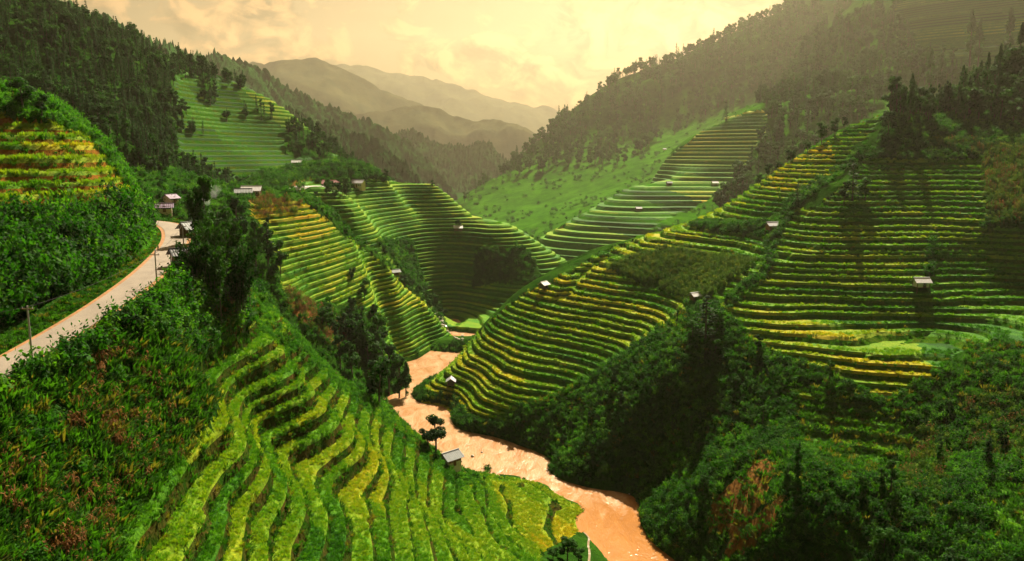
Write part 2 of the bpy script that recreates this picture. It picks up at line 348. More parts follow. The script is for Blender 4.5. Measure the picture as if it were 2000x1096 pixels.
def ground_mat():
    m, nt, out = new_mat('hillside_ground'); p = position(nt)
    e = nt.add('ShaderNodeAttribute', attribute_name='earth').outputs['Fac']
    g = nt.add('ShaderNodeAttribute', attribute_name='lush').outputs['Fac']
    n1 = nt.noise(.06, 4, p); n2 = nt.noise(.9, 5, p, .7)
    grn = nt.mix(nt.ramp(n1, [(.35, G(0)), (.65, G(1))]), (.010, .040, .005), (.028, .085, .007))
    lus = nt.mix(nt.ramp(nt.noise(.035, 5, p, .7), [(.35, G(0)), (.65, G(1))]), (.018, .085, .006), (.060, .19, .010)); grn = nt.mix(g, grn, lus)
    brn = nt.mix(n2, (.10, .045, .014), (.24, .12, .035))
    f = nt.math('ADD', e, nt.math('MULTIPLY', nt.math('SUBTRACT', n2, .5), .8))
    c = nt.mix(nt.ramp(f, [(.42, G(0)), (.62, G(1))]), grn, brn)
    c = nt.mix(1, c, nt.ramp(n2, [(.25, G(.55)), (.8, G(1.4))]), 'MULTIPLY')
    d = nt.add('ShaderNodeBsdfPrincipled', i={'Base Color': c, 'Roughness': .95, 'Specular IOR Level': 0.0})
    nt.link(nt.add('ShaderNodeBump', i={'Strength': 1, 'Distance': .8, 'Height': n2}).outputs[0], d.inputs['Normal'])
    nt.link(d.outputs[0], out.inputs[0]); return m
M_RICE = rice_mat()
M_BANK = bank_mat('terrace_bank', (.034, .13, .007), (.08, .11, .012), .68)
M_BANKW = bank_mat('terrace_bank_warm', (.075, .095, .010), (.22, .10, .018), .5)
M_BANKG = bank_mat('terrace_bank_grassy', (.035, .17, .010), (.06, .16, .014), .64)
M_BANKA = bank_mat('terrace_bank_earthy', (.016, .055, .004), (.075, .055, .014), .64)
M_GROUND = ground_mat()

# ------------------------------------------------------------------ land use (outlines on the survey picture) and terraced hillsides
P_A = [(372, 722), (440, 665), (490, 640), (488, 560), (560, 622), (650, 708), (760, 788), (860, 878), (930, 918), (1040, 936), (1138, 990), (1145, 1030), (1060, 1075), (1040, 1250), (160, 1250), (225, 1060), (262, 985), (330, 915), (410, 830), (430, 780)]
P_L1 = [(-160, 195), (0, 222), (100, 236), (190, 272), (268, 385), (258, 406), (160, 404), (60, 436), (-160, 455)]
P_R1 = [[(825, 790), (835, 760), (870, 705), (1000, 590), (1150, 505), (1340, 425), (1500, 335), (1600, 280), (1715, 212), (1728, 230), (1665, 290), (1625, 345), (1575, 385), (1505, 425), (1490, 520), (1400, 590), (1345, 600), (1355, 660), (1290, 640), (1200, 705), (1110, 755), (1010, 795), (985, 832), (900, 800), (845, 812)],
        [(1545, 415), (1600, 400), (1690, 330), (1690, 308), (1915, 312), (1928, 445), (2140, 450), (2140, 660), (1900, 672), (1815, 740), (1722, 778), (1600, 722), (1475, 668), (1405, 600), (1500, 540), (1520, 470)],
        [(1560, 750), (1700, 800), (1810, 850), (1770, 905), (1650, 905), (1565, 850)], [(1925, 945), (2100, 945), (2100, 1075), (1935, 1060)]]
X_R1 = [[(1180, 522), (1300, 484), (1475, 512), (1400, 572), (1362, 592), (1260, 552)], [(1345, 425), (1500, 432), (1495, 462), (1370, 448)]]
P_C1 = [(490, 385), (600, 400), (700, 480), (830, 580), (885, 655), (800, 696), (745, 690), (745, 640), (700, 605), (640, 590), (560, 585), (540, 500), (500, 450)]
P_C2 = [(590, 352), (845, 350), (1140, 510), (1140, 580), (905, 660), (840, 600), (780, 540), (700, 470), (620, 430)]
X_C2 = [[(930, 482), (1035, 482), (1062, 548), (920, 560)], [(740, 470), (800, 470), (840, 560), (800, 560)]]
P_L2 = [(338, 136), (480, 160), (560, 205), (640, 275), (725, 345), (700, 352), (590, 338), (480, 362), (355, 312), (345, 240)]
X_L2 = [[(560, 240), (650, 270), (650, 318), (560, 300)], [(395, 150), (420, 150), (420, 200), (395, 200)]]
P_R2 = [[(1035, 475), (1200, 380), (1410, 228), (1500, 212), (1500, 250), (1440, 345), (1385, 390), (1200, 475), (1125, 530)], [(1745, -30), (2100, -60), (2100, 110), (1760, 130)], [(1140, 480), (1250, 450), (1330, 440), (1230, 500), (1150, 530)]]
P_R3 = [[(1170, 330), (1330, 270), (1290, 330), (1180, 390), (1090, 410)]]
USE = {'A': ([P_A], [], 3.0, .80), 'L1': ([P_L1], [], 2.2, .62), 'R1': (P_R1, X_R1, 1.9, .77), 'C1': ([P_C1], [], 2.0, .75), 'C2': ([P_C2], X_C2, 2.2, .72), 'L2': ([P_L2], X_L2, 3.0, .7), 'R2': (P_R2, [], 4.2, .7), 'R3': ([], [], 9, .6)}
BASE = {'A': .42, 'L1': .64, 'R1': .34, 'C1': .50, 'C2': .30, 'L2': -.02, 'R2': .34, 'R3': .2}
ZONES = [('R2', [(1700, -100), (2300, -100), (2300, 160), (1700, 160)], .10), ('A', [(960, 940), (1150, 940), (1150, 1070), (1080, 1080), (980, 1000)], .62), ('A', [(560, 600), (960, 900), (900, 960), (700, 790), (560, 700)], .22),
         ('R1', [(820, 830), (820, 700), (1000, 640), (1040, 800)], .56), ('R1', [(1000, 640), (1000, 580), (1350, 420), (1500, 330), (1620, 340), (1500, 400), (1200, 540), (1330, 640), (1180, 700)], .52),
         ('R1', [(1500, 335), (1620, 275), (1640, 340), (1520, 390)], .70), ('R1', [(1400, 590), (1820, 660), (1840, 760), (1700, 800), (1400, 680)], .58), ('R1', [(1760, 620), (2140, 560), (2140, 700), (1820, 720)], .22),
         ('C1', [(490, 385), (620, 395), (660, 450), (600, 470), (490, 450)], .72), ('C1', [(700, 600), (900, 600), (900, 720), (720, 720)], .24), ('C2', [(820, 350), (950, 420), (1020, 440), (1000, 460), (900, 440)], .5),
         ('L2', [(470, 170), (560, 210), (720, 340), (680, 340), (540, 240)], .3), ('L1', [(-160, 400), (60, 430), (280, 380), (200, 350), (-160, 370)], .6)]
EARTH = [('R1', [(1375, 1040), (1390, 980), (1480, 895), (1520, 900), (1500, 960), (1440, 1040)], 1), ('R1', [(1415, 1075), (1500, 985), (1540, 950), (1520, 1010), (1440, 1096)], .9), ('R1', [(1800, 280), (2000, 280), (2000, 330), (1930, 330), (1910, 310)], .3),
         ('R1', [(1920, 330), (2000, 330), (2000, 430), (1930, 430)], .3), ('R1', [(1770, 850), (1840, 840), (1840, 970), (1770, 960)], .5), ('C1', [(480, 380), (590, 395), (580, 415), (500, 430)], .8), ('C1', [(560, 560), (680, 640), (670, 690), (560, 600)], .75),
         ('A', [(0, 760), (420, 720), (420, 830), (200, 1096), (0, 1096)], .42), ('L1', [(60, 420), (230, 400), (220, 440), (80, 470)], .6), ('L2', [(565, 340), (610, 340), (610, 375), (565, 375)], 1), ('C2', [(565, 340), (610, 340), (610, 375), (565, 375)], 1)]
LUSH = [('L1', [(190, 260), (270, 330), (330, 480), (300, 480), (250, 400), (180, 290)], .8), ('L1', [(-160, 160), (100, 180), (200, 270), (190, 280), (100, 245), (-160, 215)], .5), ('A', [(470, 560), (600, 640), (900, 900), (960, 930), (860, 900), (500, 640)], .7),
        ('R1', X_R1[0], .55), ('L2', [(330, 230), (560, 250), (560, 340), (360, 320)], .5), ('R2', [(1000, 300), (1600, 100), (2100, -100), (2100, 300), (1500, 500), (1000, 540)], .75), ('R3', [(880, 380), (1400, 150), (1500, 300), (1000, 480)], .8), ('C2', [(580, 350), (1140, 500), (900, 660)], .2), ('L1', [(300, 440), (345, 440), (330, 530), (0, 690), (0, 660), (200, 570)], .7)]
def components(key):
    """key: (n,3) vertex ids, faces sharing a vertex are joined"""
    uk, inv = np.unique(key, return_inverse=True); F = inv.reshape(-1, 3); lab = np.arange(len(uk))
    while True:
        m = lab[F].min(1); new = lab.copy(); np.minimum.at(new, F.ravel(), np.repeat(m, 3)); new = new[new]
        if (new == lab).all(): break
        lab = new
    return lab[F[:, 0]]
LAND = {}
BV, BT, bofs = [], [], 0
TERRACE_LABEL = {'A': 'rice terrace on the near spur below the road', 'L1': 'golden rice terrace on the hill above the road', 'R1': 'rice terrace on the big slope right of the river', 'C1': 'rice terrace on the spur beyond the tall bamboo', 'C2': 'rice terrace on the dark mid-valley hill', 'L2': 'rice terrace on the distant left mountain', 'R2': 'rice terrace on the hazy far-right spur', 'R3': 'terrace on the far mountain flank'}
HILL_OBJ = {}
HILL_NAME = {'A': 'spur', 'L1': 'hill', 'R1': 'hillside', 'C1': 'spur', 'C2': 'hill', 'L2': 'mountain', 'R2': 'hillside', 'R3': 'mountain'}
for h in HILLS:
    polys, excl, step, tf = USE[h.name]
    X, Z, T = grid(h)
    lev = []; rc = .88 if h.name == 'A' else .72 if h.name == 'L1' else .58      # above this the bank is hidden by the standing rice
    kmin = int(Z.min()//step)-2; ks = np.arange(kmin, int(Z.max()//step)+4); rl = np.random.default_rng(h.seed)
    LV = (ks + rl.uniform(-.24, .24, len(ks)))*step; TF = np.clip(tf + rl.uniform(-.10, .07, len(ks)), .3, .9)      # uneven steps
    for i in range(len(ks)-1):
        d_ = LV[i+1]-LV[i]; lev += ([LV[i]+.12*d_] if h.name in ('A', 'L1') else []) + [LV[i], LV[i]+TF[i]*d_, LV[i]+(TF[i]+(1-TF[i])*rc)*d_]
    lev = sorted(lev)
    def step_of(Hh):
        i = np.clip(np.searchsorted(LV, Hh+1e-6*step, side='right')-1, 0, len(LV)-2); d_ = LV[i+1]-LV[i]
        return i, LV[i], d_, np.clip((Hh-LV[i])/d_, 0, 1), TF[i]
    # only cut the part that is terraced
    u, v, dep = project(X[:, 0], X[:, 1], Z)
    def tmask(u, v, x, y):
        m = np.zeros(len(u), bool); u = u + 9*fbm(u/30, v/30, 7, 3) + 4*fbm(u/8, v/8, 8, 2); v = v + 7*fbm(u/26+5, v/26, 17, 3)
        for p in polys: m |= in_poly(u, v, p)
        for p in excl: m &= ~in_poly(u, v, p)
        return m
    tm = tmask(u, v, X[:, 0], X[:, 1]); tt = tm[T].any(1)
    X2, Z2, TT = split_levels(X, Z, T[tt], lev)
    T = np.concatenate([T[~tt], TT]); X, Hh = X2, Z2
    u, v, dep = project(X[:, 0], X[:, 1], Hh); tm = tmask(u, v, X[:, 0], X[:, 1])
    k, L0, dl, fr, tfv = step_of(Hh)
    lift = .10 if h.name != 'A' else .16
    zt = np.where(fr < tfv, L0 + lift*dl*(fr/tfv), L0 + dl*(lift+(1-lift)*(fr-tfv)/(1-tfv)))
    if h.name in ('A', 'L1'): zt = zt - np.where(fr < tfv, .13*dl*np.clip(1-fr/.12, 0, 1)**2, .13*dl*np.clip((fr-tfv)/(1-tfv), 0, 1))
    if h.name in ('A', 'L1', 'R1'): zt = zt + .10*fbm(X[:, 0]/2.2, X[:, 1]/2.2, 9, 2)
    Zf = np.where(tm, zt, Hh)
    V = np.column_stack([X, Zf])
    ft = np.concatenate([np.zeros((~tt).sum(), bool), np.ones(len(TT), bool)]) & (tm[T].sum(1) >= 2)
    kc, l0, dlc, frc, tfc = step_of(Hh[T].mean(1))
    flat = frc < tfc; tread = flat | (frc > tfc+(1-tfc)*rc); grp = (kc + (frc >= tfc)).astype(np.int64)+50
    cx = V[T].mean(1); cu, cv, cd = project(cx[:, 0], cx[:, 1], cx[:, 2])
    base = np.full(len(T), BASE[h.name])
    for n_, p, val in ZONES:
        if n_ == h.name: base[in_poly(cu, cv, p)] = val
    big = 3.0 if h.name in ('L2', 'R2') else 1.0; plot = np.floor((cx[:, 0]/17 + cx[:, 1]/23)/big + (3*_hash(grp, grp*0, 3) if big == 1 else 6*_hash(np.floor(grp/5), grp*0, 3)))
    ripe = base + .34*big*.6*(_hash(grp if big == 1 else np.floor(grp/5), plot, 8)-.5)/(.6 if big == 1 else 1) + .16*(_hash(grp, grp*0+2, 5)-.5) + .2*fbm(cx[:, 0]/30, cx[:, 1]/30, 77, 2)
    pe = np.zeros(len(V)); pl = np.zeros(len(V))
    for n_, p, val in EARTH:
        if n_ == h.name: pe[in_poly(u, v, p)] = val
    for n_, p, val in LUSH:
        if n_ == h.name: pl[in_poly(u, v, p)] = val
    gidx = np.where(~ft)[0]
    ob = None
    ids = np.where(ft)[0]
    if len(ids) == 0: ids = np.zeros(0, int)
    comp = components(grp[ids][:, None]*np.int64(10**8) + T[ids])
    uc, ci, cn = np.unique(comp, return_inverse=True, return_counts=True)
    small = cn < 14; ft[ids[small[ci]]] = False
    # ground mesh
    gi = np.where(~ft)[0]
    me = mesh_from(HILL_NAME[h.name], V, T[gi], [M_GROUND])
    used = np.unique(T[gi])
    for an, arr in (('earth', pe), ('lush', pl)):
        at = me.attributes.new(an, 'FLOAT', 'POINT'); at.data.foreach_set('value', arr[used].astype(np.float32))
    ob = bpy.data.objects.new(HILL_NAME[h.name], me); C.objects.link(ob); ob['kind'] = 'structure'; HILL_OBJ[h.name] = ob
    # terraces, one object each
    keep = ids[~small[ci]]; comp = comp[~small[ci]]
    area = np.abs(np.cross(np.stack([cu[keep]]*1, 1)[:, 0:1].repeat(2, 1), np.zeros((len(keep), 2)))) if False else None
    uc, ci, cn = np.unique(comp, return_inverse=True, return_counts=True)
    ext = np.zeros(len(uc)); np.add.at(ext, ci, 1.0/cd[keep])
    order = np.argsort(-ext); big = order[:290]
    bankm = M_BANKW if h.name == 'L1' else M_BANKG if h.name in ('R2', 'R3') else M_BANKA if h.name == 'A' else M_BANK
    so = np.argsort(ci, kind='stable'); st = np.searchsorted(ci[so], np.arange(len(uc)+1))
    rest = []
    for r_ in order:
        f = keep[so[st[r_]:st[r_+1]]]
        if r_ not in set(big.tolist()) if len(order) > 290 else False: rest.append(f); continue
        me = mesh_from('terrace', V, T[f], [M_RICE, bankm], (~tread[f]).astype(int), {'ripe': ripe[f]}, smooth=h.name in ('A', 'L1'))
        o = bpy.data.objects.new('terrace', me); C.objects.link(o); o.parent = ob
    if rest:
        f = np.concatenate(rest)
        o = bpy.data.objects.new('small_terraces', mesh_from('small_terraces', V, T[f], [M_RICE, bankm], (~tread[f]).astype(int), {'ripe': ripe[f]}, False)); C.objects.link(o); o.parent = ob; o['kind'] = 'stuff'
    LAND[h.name] = dict(V=V, T=T, ter=ft, tread=flat, fr=frc, ripe=ripe, c=cx, u=cu, v=cv, d=cd)
    BV.append(V); BT.append(T+bofs); bofs += len(V)
    print(h.name, 'tris', len(T), 'terraces', len(uc))
BVH = BVHTree.FromPolygons(np.concatenate(BV).tolist(), np.concatenate(BT).tolist())
CAM = Vector((0, 0, CAMZ))
def hit(u, v):
    for dv in range(0, 44, 4):
        r = Vector(ray(u, v+dv)).normalized(); loc, n, i, d = BVH.ray_cast(CAM, r)
        if loc is not None: break
    if loc is None: raise ValueError('no ground at %s' % ((u, v),))
    return loc
def drop(x, y):
    loc, n, i, d = BVH.ray_cast(Vector((x, y, 600)), Vector((0, 0, -1))); return loc.z if loc else 0.0

# ------------------------------------------------------------------ plants
class MB:
    def __init__(s): s.v = []; s.f = []; s.m = []
    def face(s, pts, m=0):
        b = len(s.v); s.v += [tuple(p) for p in pts]; s.f.append(tuple(range(b, b+len(pts)))); s.m.append(m)
    def box(s, lo, hi, m=0, M=None):
        x0, y0, z0 = lo; x1, y1, z1 = hi; b = len(s.v)
        P = [(x0, y0, z0), (x1, y0, z0), (x1, y1, z0), (x0, y1, z0), (x0, y0, z1), (x1, y0, z1), (x1, y1, z1), (x0, y1, z1)]
        s.v += [tuple(M @ Vector(p)) if M else p for p in P]
        for q in ((0, 3, 2, 1), (4, 5, 6, 7), (0, 1, 5, 4), (1, 2, 6, 5), (2, 3, 7, 6), (3, 0, 4, 7)): s.f.append(tuple(b+i for i in q)); s.m.append(m)
    def tube(s, pts, rad, n=6, m=0):
        b = len(s.v); pts = [Vector(p) for p in pts]
        for i, p in enumerate(pts):
            d = (pts[min(i+1, len(pts)-1)]-pts[max(i-1, 0)]).normalized(); a = d.orthogonal().normalized(); c = d.cross(a)
            for k in range(n):
                t = 2*math.pi*k/n; s.v.append(tuple(p+(a*math.cos(t)+c*math.sin(t))*rad[i]))
        for i in range(len(pts)-1):
            for k in range(n):
                s.f.append((b+i*n+k, b+i*n+(k+1) % n, b+(i+1)*n+(k+1) % n, b+(i+1)*n+k)); s.m.append(m)
        s.f.append(tuple(b+(len(pts)-1)*n+k for k in range(n))); s.m.append(m)
    def mesh(s, name, mats, smooth=False):
        me = bpy.data.meshes.new(name); me.from_pydata(s.v, [], s.f)
        for m in mats: me.materials.append(m)
        me.polygons.foreach_set('material_index', np.array(s.m, np.int32))
        me.polygons.foreach_set('use_smooth', np.full(len(s.f), smooth)); me.update(); return me
    def build(s, name, mats, parent=None, smooth=False):
        o = bpy.data.objects.new(name, s.mesh(name, mats, smooth)); C.objects.link(o); o.parent = parent; return o
def rv(): 
    v = Vector((random.gauss(0, 1), random.gauss(0, 1), random.gauss(0, 1))); return v.normalized()
def leaf(mb, p, n, size, asp=.5, m=0):
    """one pointed leaf spray at p, its face turned to n, folded along the middle"""
    n = n.normalized(); a = n.cross(rv()); a = a.normalized() if a.length > 1e-3 else n.orthogonal().normalized(); b = n.cross(a)
    q = [p-a*size, p-b*size*asp*.9+n*size*.12, p+a*size, p+b*size*asp-n*size*.12]
    mb.face(q, m)
def blob_leaves(mb, c, r, n, size, m=0, up=.4):
    for _ in range(n):
        d = rv(); rad = random.random()**.4; p = Vector(c)+Vector((d.x*r[0], d.y*r[1], d.z*r[2]))*rad
        leaf(mb, p, d+rv()*.7+Vector((0, 0, up)), size*random.uniform(.6, 1.3), random.uniform(.45, .7), m)
def bush_mb():
    mb = MB(); 
    for k in range(random.randint(4, 6)):
        a = random.uniform(0, 6.3); r = random.uniform(.15, .75); blob_leaves(mb, (math.cos(a)*r, math.sin(a)*r, random.uniform(.3, .95)), (.55, .55, .55), 26, .17)
    for k in range(7):
        a = random.uniform(0, 6.3); t = Vector((math.cos(a)*.8, math.sin(a)*.8, random.uniform(.9, 1.7)))
        for q in range(5): leaf(mb, t*(.5+.12*q), rv()+Vector((0, 0, .5)), .14)
    return mb
def broad_parts(h=10, spread=3.2, n=1500):
    t = MB(); c = MB(); lean = Vector((random.uniform(-.5, .5), random.uniform(-.5, .5), 0))
    t.tube([(0, 0, -.6), lean*.2+Vector((0, 0, h*.25)), lean*.6+Vector((0, 0, h*.5)), lean+Vector((0, 0, h*.82))], [.26, .2, .14, .05])
    K = random.randint(8, 11)
    for k in range(K):
        z = h*random.uniform(.34, .9); a = k*2.4+random.uniform(-.4, .4); rr = spread*(1-abs(z/h-.55)*1.3)*random.uniform(.35, .8)
        p = Vector((math.cos(a)*rr, math.sin(a)*rr, z)); s0 = Vector((0, 0, z*.72))+lean*(z/h*.8)
        t.tube([s0, s0.lerp(p, .5)+Vector((0, 0, .25)), p], [.09, .06, .025], 5)
        rad = spread*random.uniform(.30, .5); blob_leaves(c, p, (rad, rad, rad*.8), n//K, .36)
    return t, c
def conifer_parts(h=12, w=1.9, n=900):
    t = MB(); c = MB(); t.tube([(0, 0, -.6), (0, 0, h*.5), (0, 0, h)], [.2, .13, .02])
    L = 15
    for i in range(L):
        z = h*(.14+.86*i/L)+random.uniform(-.2, .2); r = w*(1-i/L)**.8*random.uniform(.75, 1.15)+.18
        for k in range(7):
            a = random.uniform(0, 6.3); tip = Vector((math.cos(a)*r, math.sin(a)*r, z-r*.25+random.uniform(-.2, .3))); o = Vector((0, 0, z+.1))
            for q in range(n//(L*7)):
                f = random.uniform(.25, 1); p = o.lerp(tip, f)+rv()*.14
                leaf(c, p, Vector((math.cos(a)*.4, math.sin(a)*.4, 1))+rv()*.6, .30*(1.2-.4*f), .5)
    return t, c
def poplar_parts(h=14, w=1.4, n=1300):
    t = MB(); c = MB(); t.tube([(0, 0, -.6), (.1, 0, h*.5), (0, .1, h*.95)], [.22, .14, .03])
    for k in range(26):
        z = h*random.uniform(.16, .97); prof = math.sin(min(1, (z/h-.1)/.35)*1.57)*(1 if z/h < .6 else max(.15, 1-(z/h-.6)*2.1))
        a = random.uniform(0, 6.3); r = w*prof*random.uniform(.2, .75); p = Vector((math.cos(a)*r, math.sin(a)*r, z))
        t.tube([(0, 0, z-.8), p], [.05, .02], 4)
        blob_leaves(c, p, (w*.45*prof+.2, w*.45*prof+.2, 1.0), n//26, .30)
    return t, c
def bamboo_parts(h=13, n=2700):
    t = MB(); c = MB()
    for k in range(18):
        a = random.uniform(0, 6.3); b = Vector((math.cos(a), math.sin(a), 0)); r0 = random.uniform(.1, .9); hh = h*random.uniform(.65, 1.0); rr = random.uniform(1.0, 3.4)
        pts = [b*r0-Vector((0, 0, .5)), b*(r0+rr*.12)+Vector((0, 0, hh*.45)), b*(r0+rr*.4)+Vector((0, 0, hh*.82)), b*(r0+rr)+Vector((0, 0, hh*.93+random.uniform(-.8, .3)))]
        t.tube(pts, [.07, .06, .045, .012], 5)
        for q in range(n//18):
            f = random.uniform(.9, 3)*1.0; i = min(2, int(f)); p = Vector(pts[i]).lerp(Vector(pts[i+1]), f-i)+rv()*random.uniform(.1, .85)
            leaf(c, p, rv()+Vector((0, 0, .3)), .34, .34)
    return t, c
def tuft_mesh(name, mat, n=26, r=.42, h=.62, wid=.05, bend=.35):
    mb = MB()
    for _ in range(n):
        a = random.uniform(0, 6.3); q = r*random.random()**.5; p = Vector((math.cos(a)*q, math.sin(a)*q, -.08)); d = Vector((math.cos(a), math.sin(a), 0))*bend*random.uniform(.2, 1.2)+rv()*.1; d.z = 0
        s = Vector((-math.sin(a+random.uniform(-1, 1)), math.cos(a), 0))*wid; hh = h*random.uniform(.6, 1.15)
        m1 = p+d*.35+Vector((0, 0, hh*.65)); tp = p+d+Vector((0, 0, hh))
        mb.face([p-s*.7, p+s*.7, m1+s]); mb.face([p-s*.7, m1+s, m1-s]); mb.face([m1-s, m1+s, tp])
    return mb.mesh(name, [mat])
def stalk_mesh(mat):
    mb = MB()
    for k in range(5):
        b = Vector((random.uniform(-.5, .5), random.uniform(-.5, .5), 0)); h = random.uniform(1.3, 2.2); mb.tube([b-Vector((0, 0, .1)), b+Vector((random.uniform(-.15, .15), random.uniform(-.15, .15), h))], [.03, .012], 4)
        for q in range(6):
            a = random.uniform(0, 6.3); z = h*random.uniform(.25, .9); d = Vector((math.cos(a), math.sin(a), 0)); s = Vector((-d.y, d.x, 0))*.05
            o = b+Vector((0, 0, z)); m1 = o+d*.28+Vector((0, 0, .12)); e = o+d*.5-Vector((0, 0, .28)); mb.face([o-s*.5, o+s*.5, m1+s, m1-s]); mb.face([m1-s, m1+s, e])
    return mb.mesh('dry_stalks', [mat])
M_BARK = simple_mat('bark', (.07, .05, .035), .95, .4, 3)
M_BROAD = leaf_mat('broad_leaf', (.005, .032, .003), (.028, .11, .006), .4)
M_CON = leaf_mat('conifer_needles', (.008, .040, .007), (.026, .095, .012), .3)
M_POP = leaf_mat('poplar_leaf', (.006, .038, .004), (.022, .10, .006))
M_BAM = leaf_mat('bamboo_leaf', (.005, .028, .003), (.028, .10, .006))
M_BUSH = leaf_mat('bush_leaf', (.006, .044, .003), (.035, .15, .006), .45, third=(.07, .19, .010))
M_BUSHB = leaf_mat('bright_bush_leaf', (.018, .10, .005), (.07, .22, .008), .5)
M_TUFT = leaf_mat('rice_blade', (.1, .1, .1), (.2, .2, .2), .4, instancer=RICE)
M_WEED = leaf_mat('weed_blade', (.012, .06, .004), (.05, .16, .008), .45, third=(.15, .09, .02))
M_DRY = leaf_mat('dry_stalk', (.13, .055, .016), (.30, .15, .045), .25)
M_CORN = leaf_mat('corn_leaf', (.035, .11, .006), (.13, .22, .012), .45, third=(.18, .20, .02))
TUFTS = [tuft_mesh('rice_tuft', M_TUFT) for _ in range(3)]
WEEDS = [tuft_mesh('weed_tuft', M_WEED, 22, .5, .7, .07, .6) for _ in range(3)]
STALKS = [stalk_mesh(M_DRY) for _ in range(3)]
CORN = [stalk_mesh(M_CORN) for _ in range(3)]
BUSHES = [bush_mb() for _ in range(7)]
BUSH = [b.mesh('bush', [M_BUSH]) for b in BUSHES]; BUSHBR = [b.mesh('bush', [M_BUSHB]) for b in BUSHES]
KIND = {}
for kind, fn, mat, kws in (('broadleaf', broad_parts, M_BROAD, [dict(), dict(h=9, spread=3.6), dict(h=11, spread=2.8)]), ('conifer', conifer_parts, M_CON, [dict(), dict(h=13, w=1.6), dict(h=11, w=2.2)]),
                           ('poplar', poplar_parts, M_POP, [dict(), dict(h=13, w=1.7)]), ('bamboo', bamboo_parts, M_BAM, [dict(), dict(h=12), dict(h=14)])):
    KIND[kind] = []
    for kw in kws:
        t, c = fn(**kw); j = MB(); j.v = t.v+c.v; n0 = len(t.v); j.f = t.f+[tuple(i+n0 for i in f) for f in c.f]; j.m = [0]*len(t.f)+[1]*len(c.f)
        KIND[kind].append((t.mesh('trunk', [M_BARK], True), c.mesh('crown', [mat]), j.mesh('tree', [M_BARK, mat])))

# scatter as one mass of stuff (geometry nodes)
def gn_tree(col):
    t = bpy.data.node_groups.new('scatter', 'GeometryNodeTree'); t.interface.new_socket('Geometry', in_out='INPUT', socket_type='NodeSocketGeometry'); t.interface.new_socket('Geometry', in_out='OUTPUT', socket_type='NodeSocketGeometry')
    n = t.nodes; gi = n.new('NodeGroupInput'); go = n.new('NodeGroupOutput'); ip = n.new('GeometryNodeInstanceOnPoints'); ci = n.new('GeometryNodeCollectionInfo')
    ci.inputs[0].default_value = col; ci.inputs[1].default_value = True; ci.inputs[2].default_value = True; ip.inputs['Pick Instance'].default_value = True
    ar = n.new('GeometryNodeInputNamedAttribute'); ar.data_type = 'FLOAT_VECTOR'; ar.inputs[0].default_value = 'rot'
    asx = n.new('GeometryNodeInputNamedAttribute'); asx.data_type = 'FLOAT_VECTOR'; asx.inputs[0].default_value = 'scl'
    ax = n.new('GeometryNodeInputNamedAttribute'); ax.data_type = 'INT'; ax.inputs[0].default_value = 'idx'
    e2r = n.new('FunctionNodeEulerToRotation'); L = t.links.new
    L(gi.outputs[0], ip.inputs['Points']); L(ci.outputs[0], ip.inputs['Instance']); L(ax.outputs[0], ip.inputs['Instance Index'])
    L(ar.outputs[0], e2r.inputs[0]); L(e2r.outputs[0], ip.inputs['Rotation']); L(asx.outputs[0], ip.inputs['Scale']); L(ip.outputs[0], go.inputs[0]); return t
_cols = {}
def stuff(name, label, cat, pts, meshes, smin, smax, tilt=.15, ripe=None, zs=(.8, 1.25)):
    key = tuple(m.name for m in meshes)
    if key not in _cols:
        col = bpy.data.collections.new('source_plants')
        for m in meshes: col.objects.link(bpy.data.objects.new(m.name, m))
        _cols[key] = gn_tree(col)
    n = len(pts); me = bpy.data.meshes.new(name); me.vertices.add(n); me.vertices.foreach_set('co', np.asarray(pts, np.float32).ravel())
    rot = np.column_stack([rng.normal(0, tilt, n), rng.normal(0, tilt, n), rng.uniform(0, 6.283, n)]); s = rng.uniform(smin, smax, n) if np.isscalar(smin) else np.asarray(smin)
    scl = np.column_stack([s, s, s*rng.uniform(zs[0], zs[1], n)])
    for nm, ty, ar in (('rot', 'FLOAT_VECTOR', rot), ('scl', 'FLOAT_VECTOR', scl)):
        at = me.attributes.new(nm, ty, 'POINT'); at.data.foreach_set('vector', ar.astype(np.float32).ravel())
    at = me.attributes.new('idx', 'INT', 'POINT'); at.data.foreach_set('value', rng.integers(0, len(meshes), n).astype(np.int32))
    if ripe is not None: at = me.attributes.new('ripe', 'FLOAT', 'POINT'); at.data.foreach_set('value', np.asarray(ripe, np.float32))
    o = bpy.data.objects.new(name, me); C.objects.link(o); md = o.modifiers.new('scatter', 'NODES'); md.node_group = _cols[key]
    o['kind'] = 'stuff'; o['label'] = label; o['category'] = cat; return o
def sample(hn, mask, per_m2, sink=0.0):
    L = LAND[hn]; V, T = L['V'], L['T']; idx = np.where(mask)[0]
    a, b, c = V[T[idx, 0]], V[T[idx, 1]], V[T[idx, 2]]; ar = .5*np.linalg.norm(np.cross(b-a, c-a), axis=1)
    n = int(ar.sum()*per_m2)
    if n == 0: return np.zeros((0, 3)), np.zeros(0, int)
    k = rng.choice(len(idx), n, p=ar/ar.sum()); r1 = np.sqrt(rng.random(n)); r2 = rng.random(n)
    p = a[k]*(1-r1)[:, None]+b[k]*(r1*(1-r2))[:, None]+c[k]*(r1*r2)[:, None]; p[:, 2] -= sink
    return p, idx[k]
def pm(hn, *polys, excl=(), ground=True):
    L = LAND[hn]; m = np.zeros(len(L['T']), bool)
    for p in polys: m |= in_poly(L['u'], L['v'], p)
    for p in excl: m &= ~in_poly(L['u'], L['v'], p)
    if ground: m &= ~L['ter']
    return m
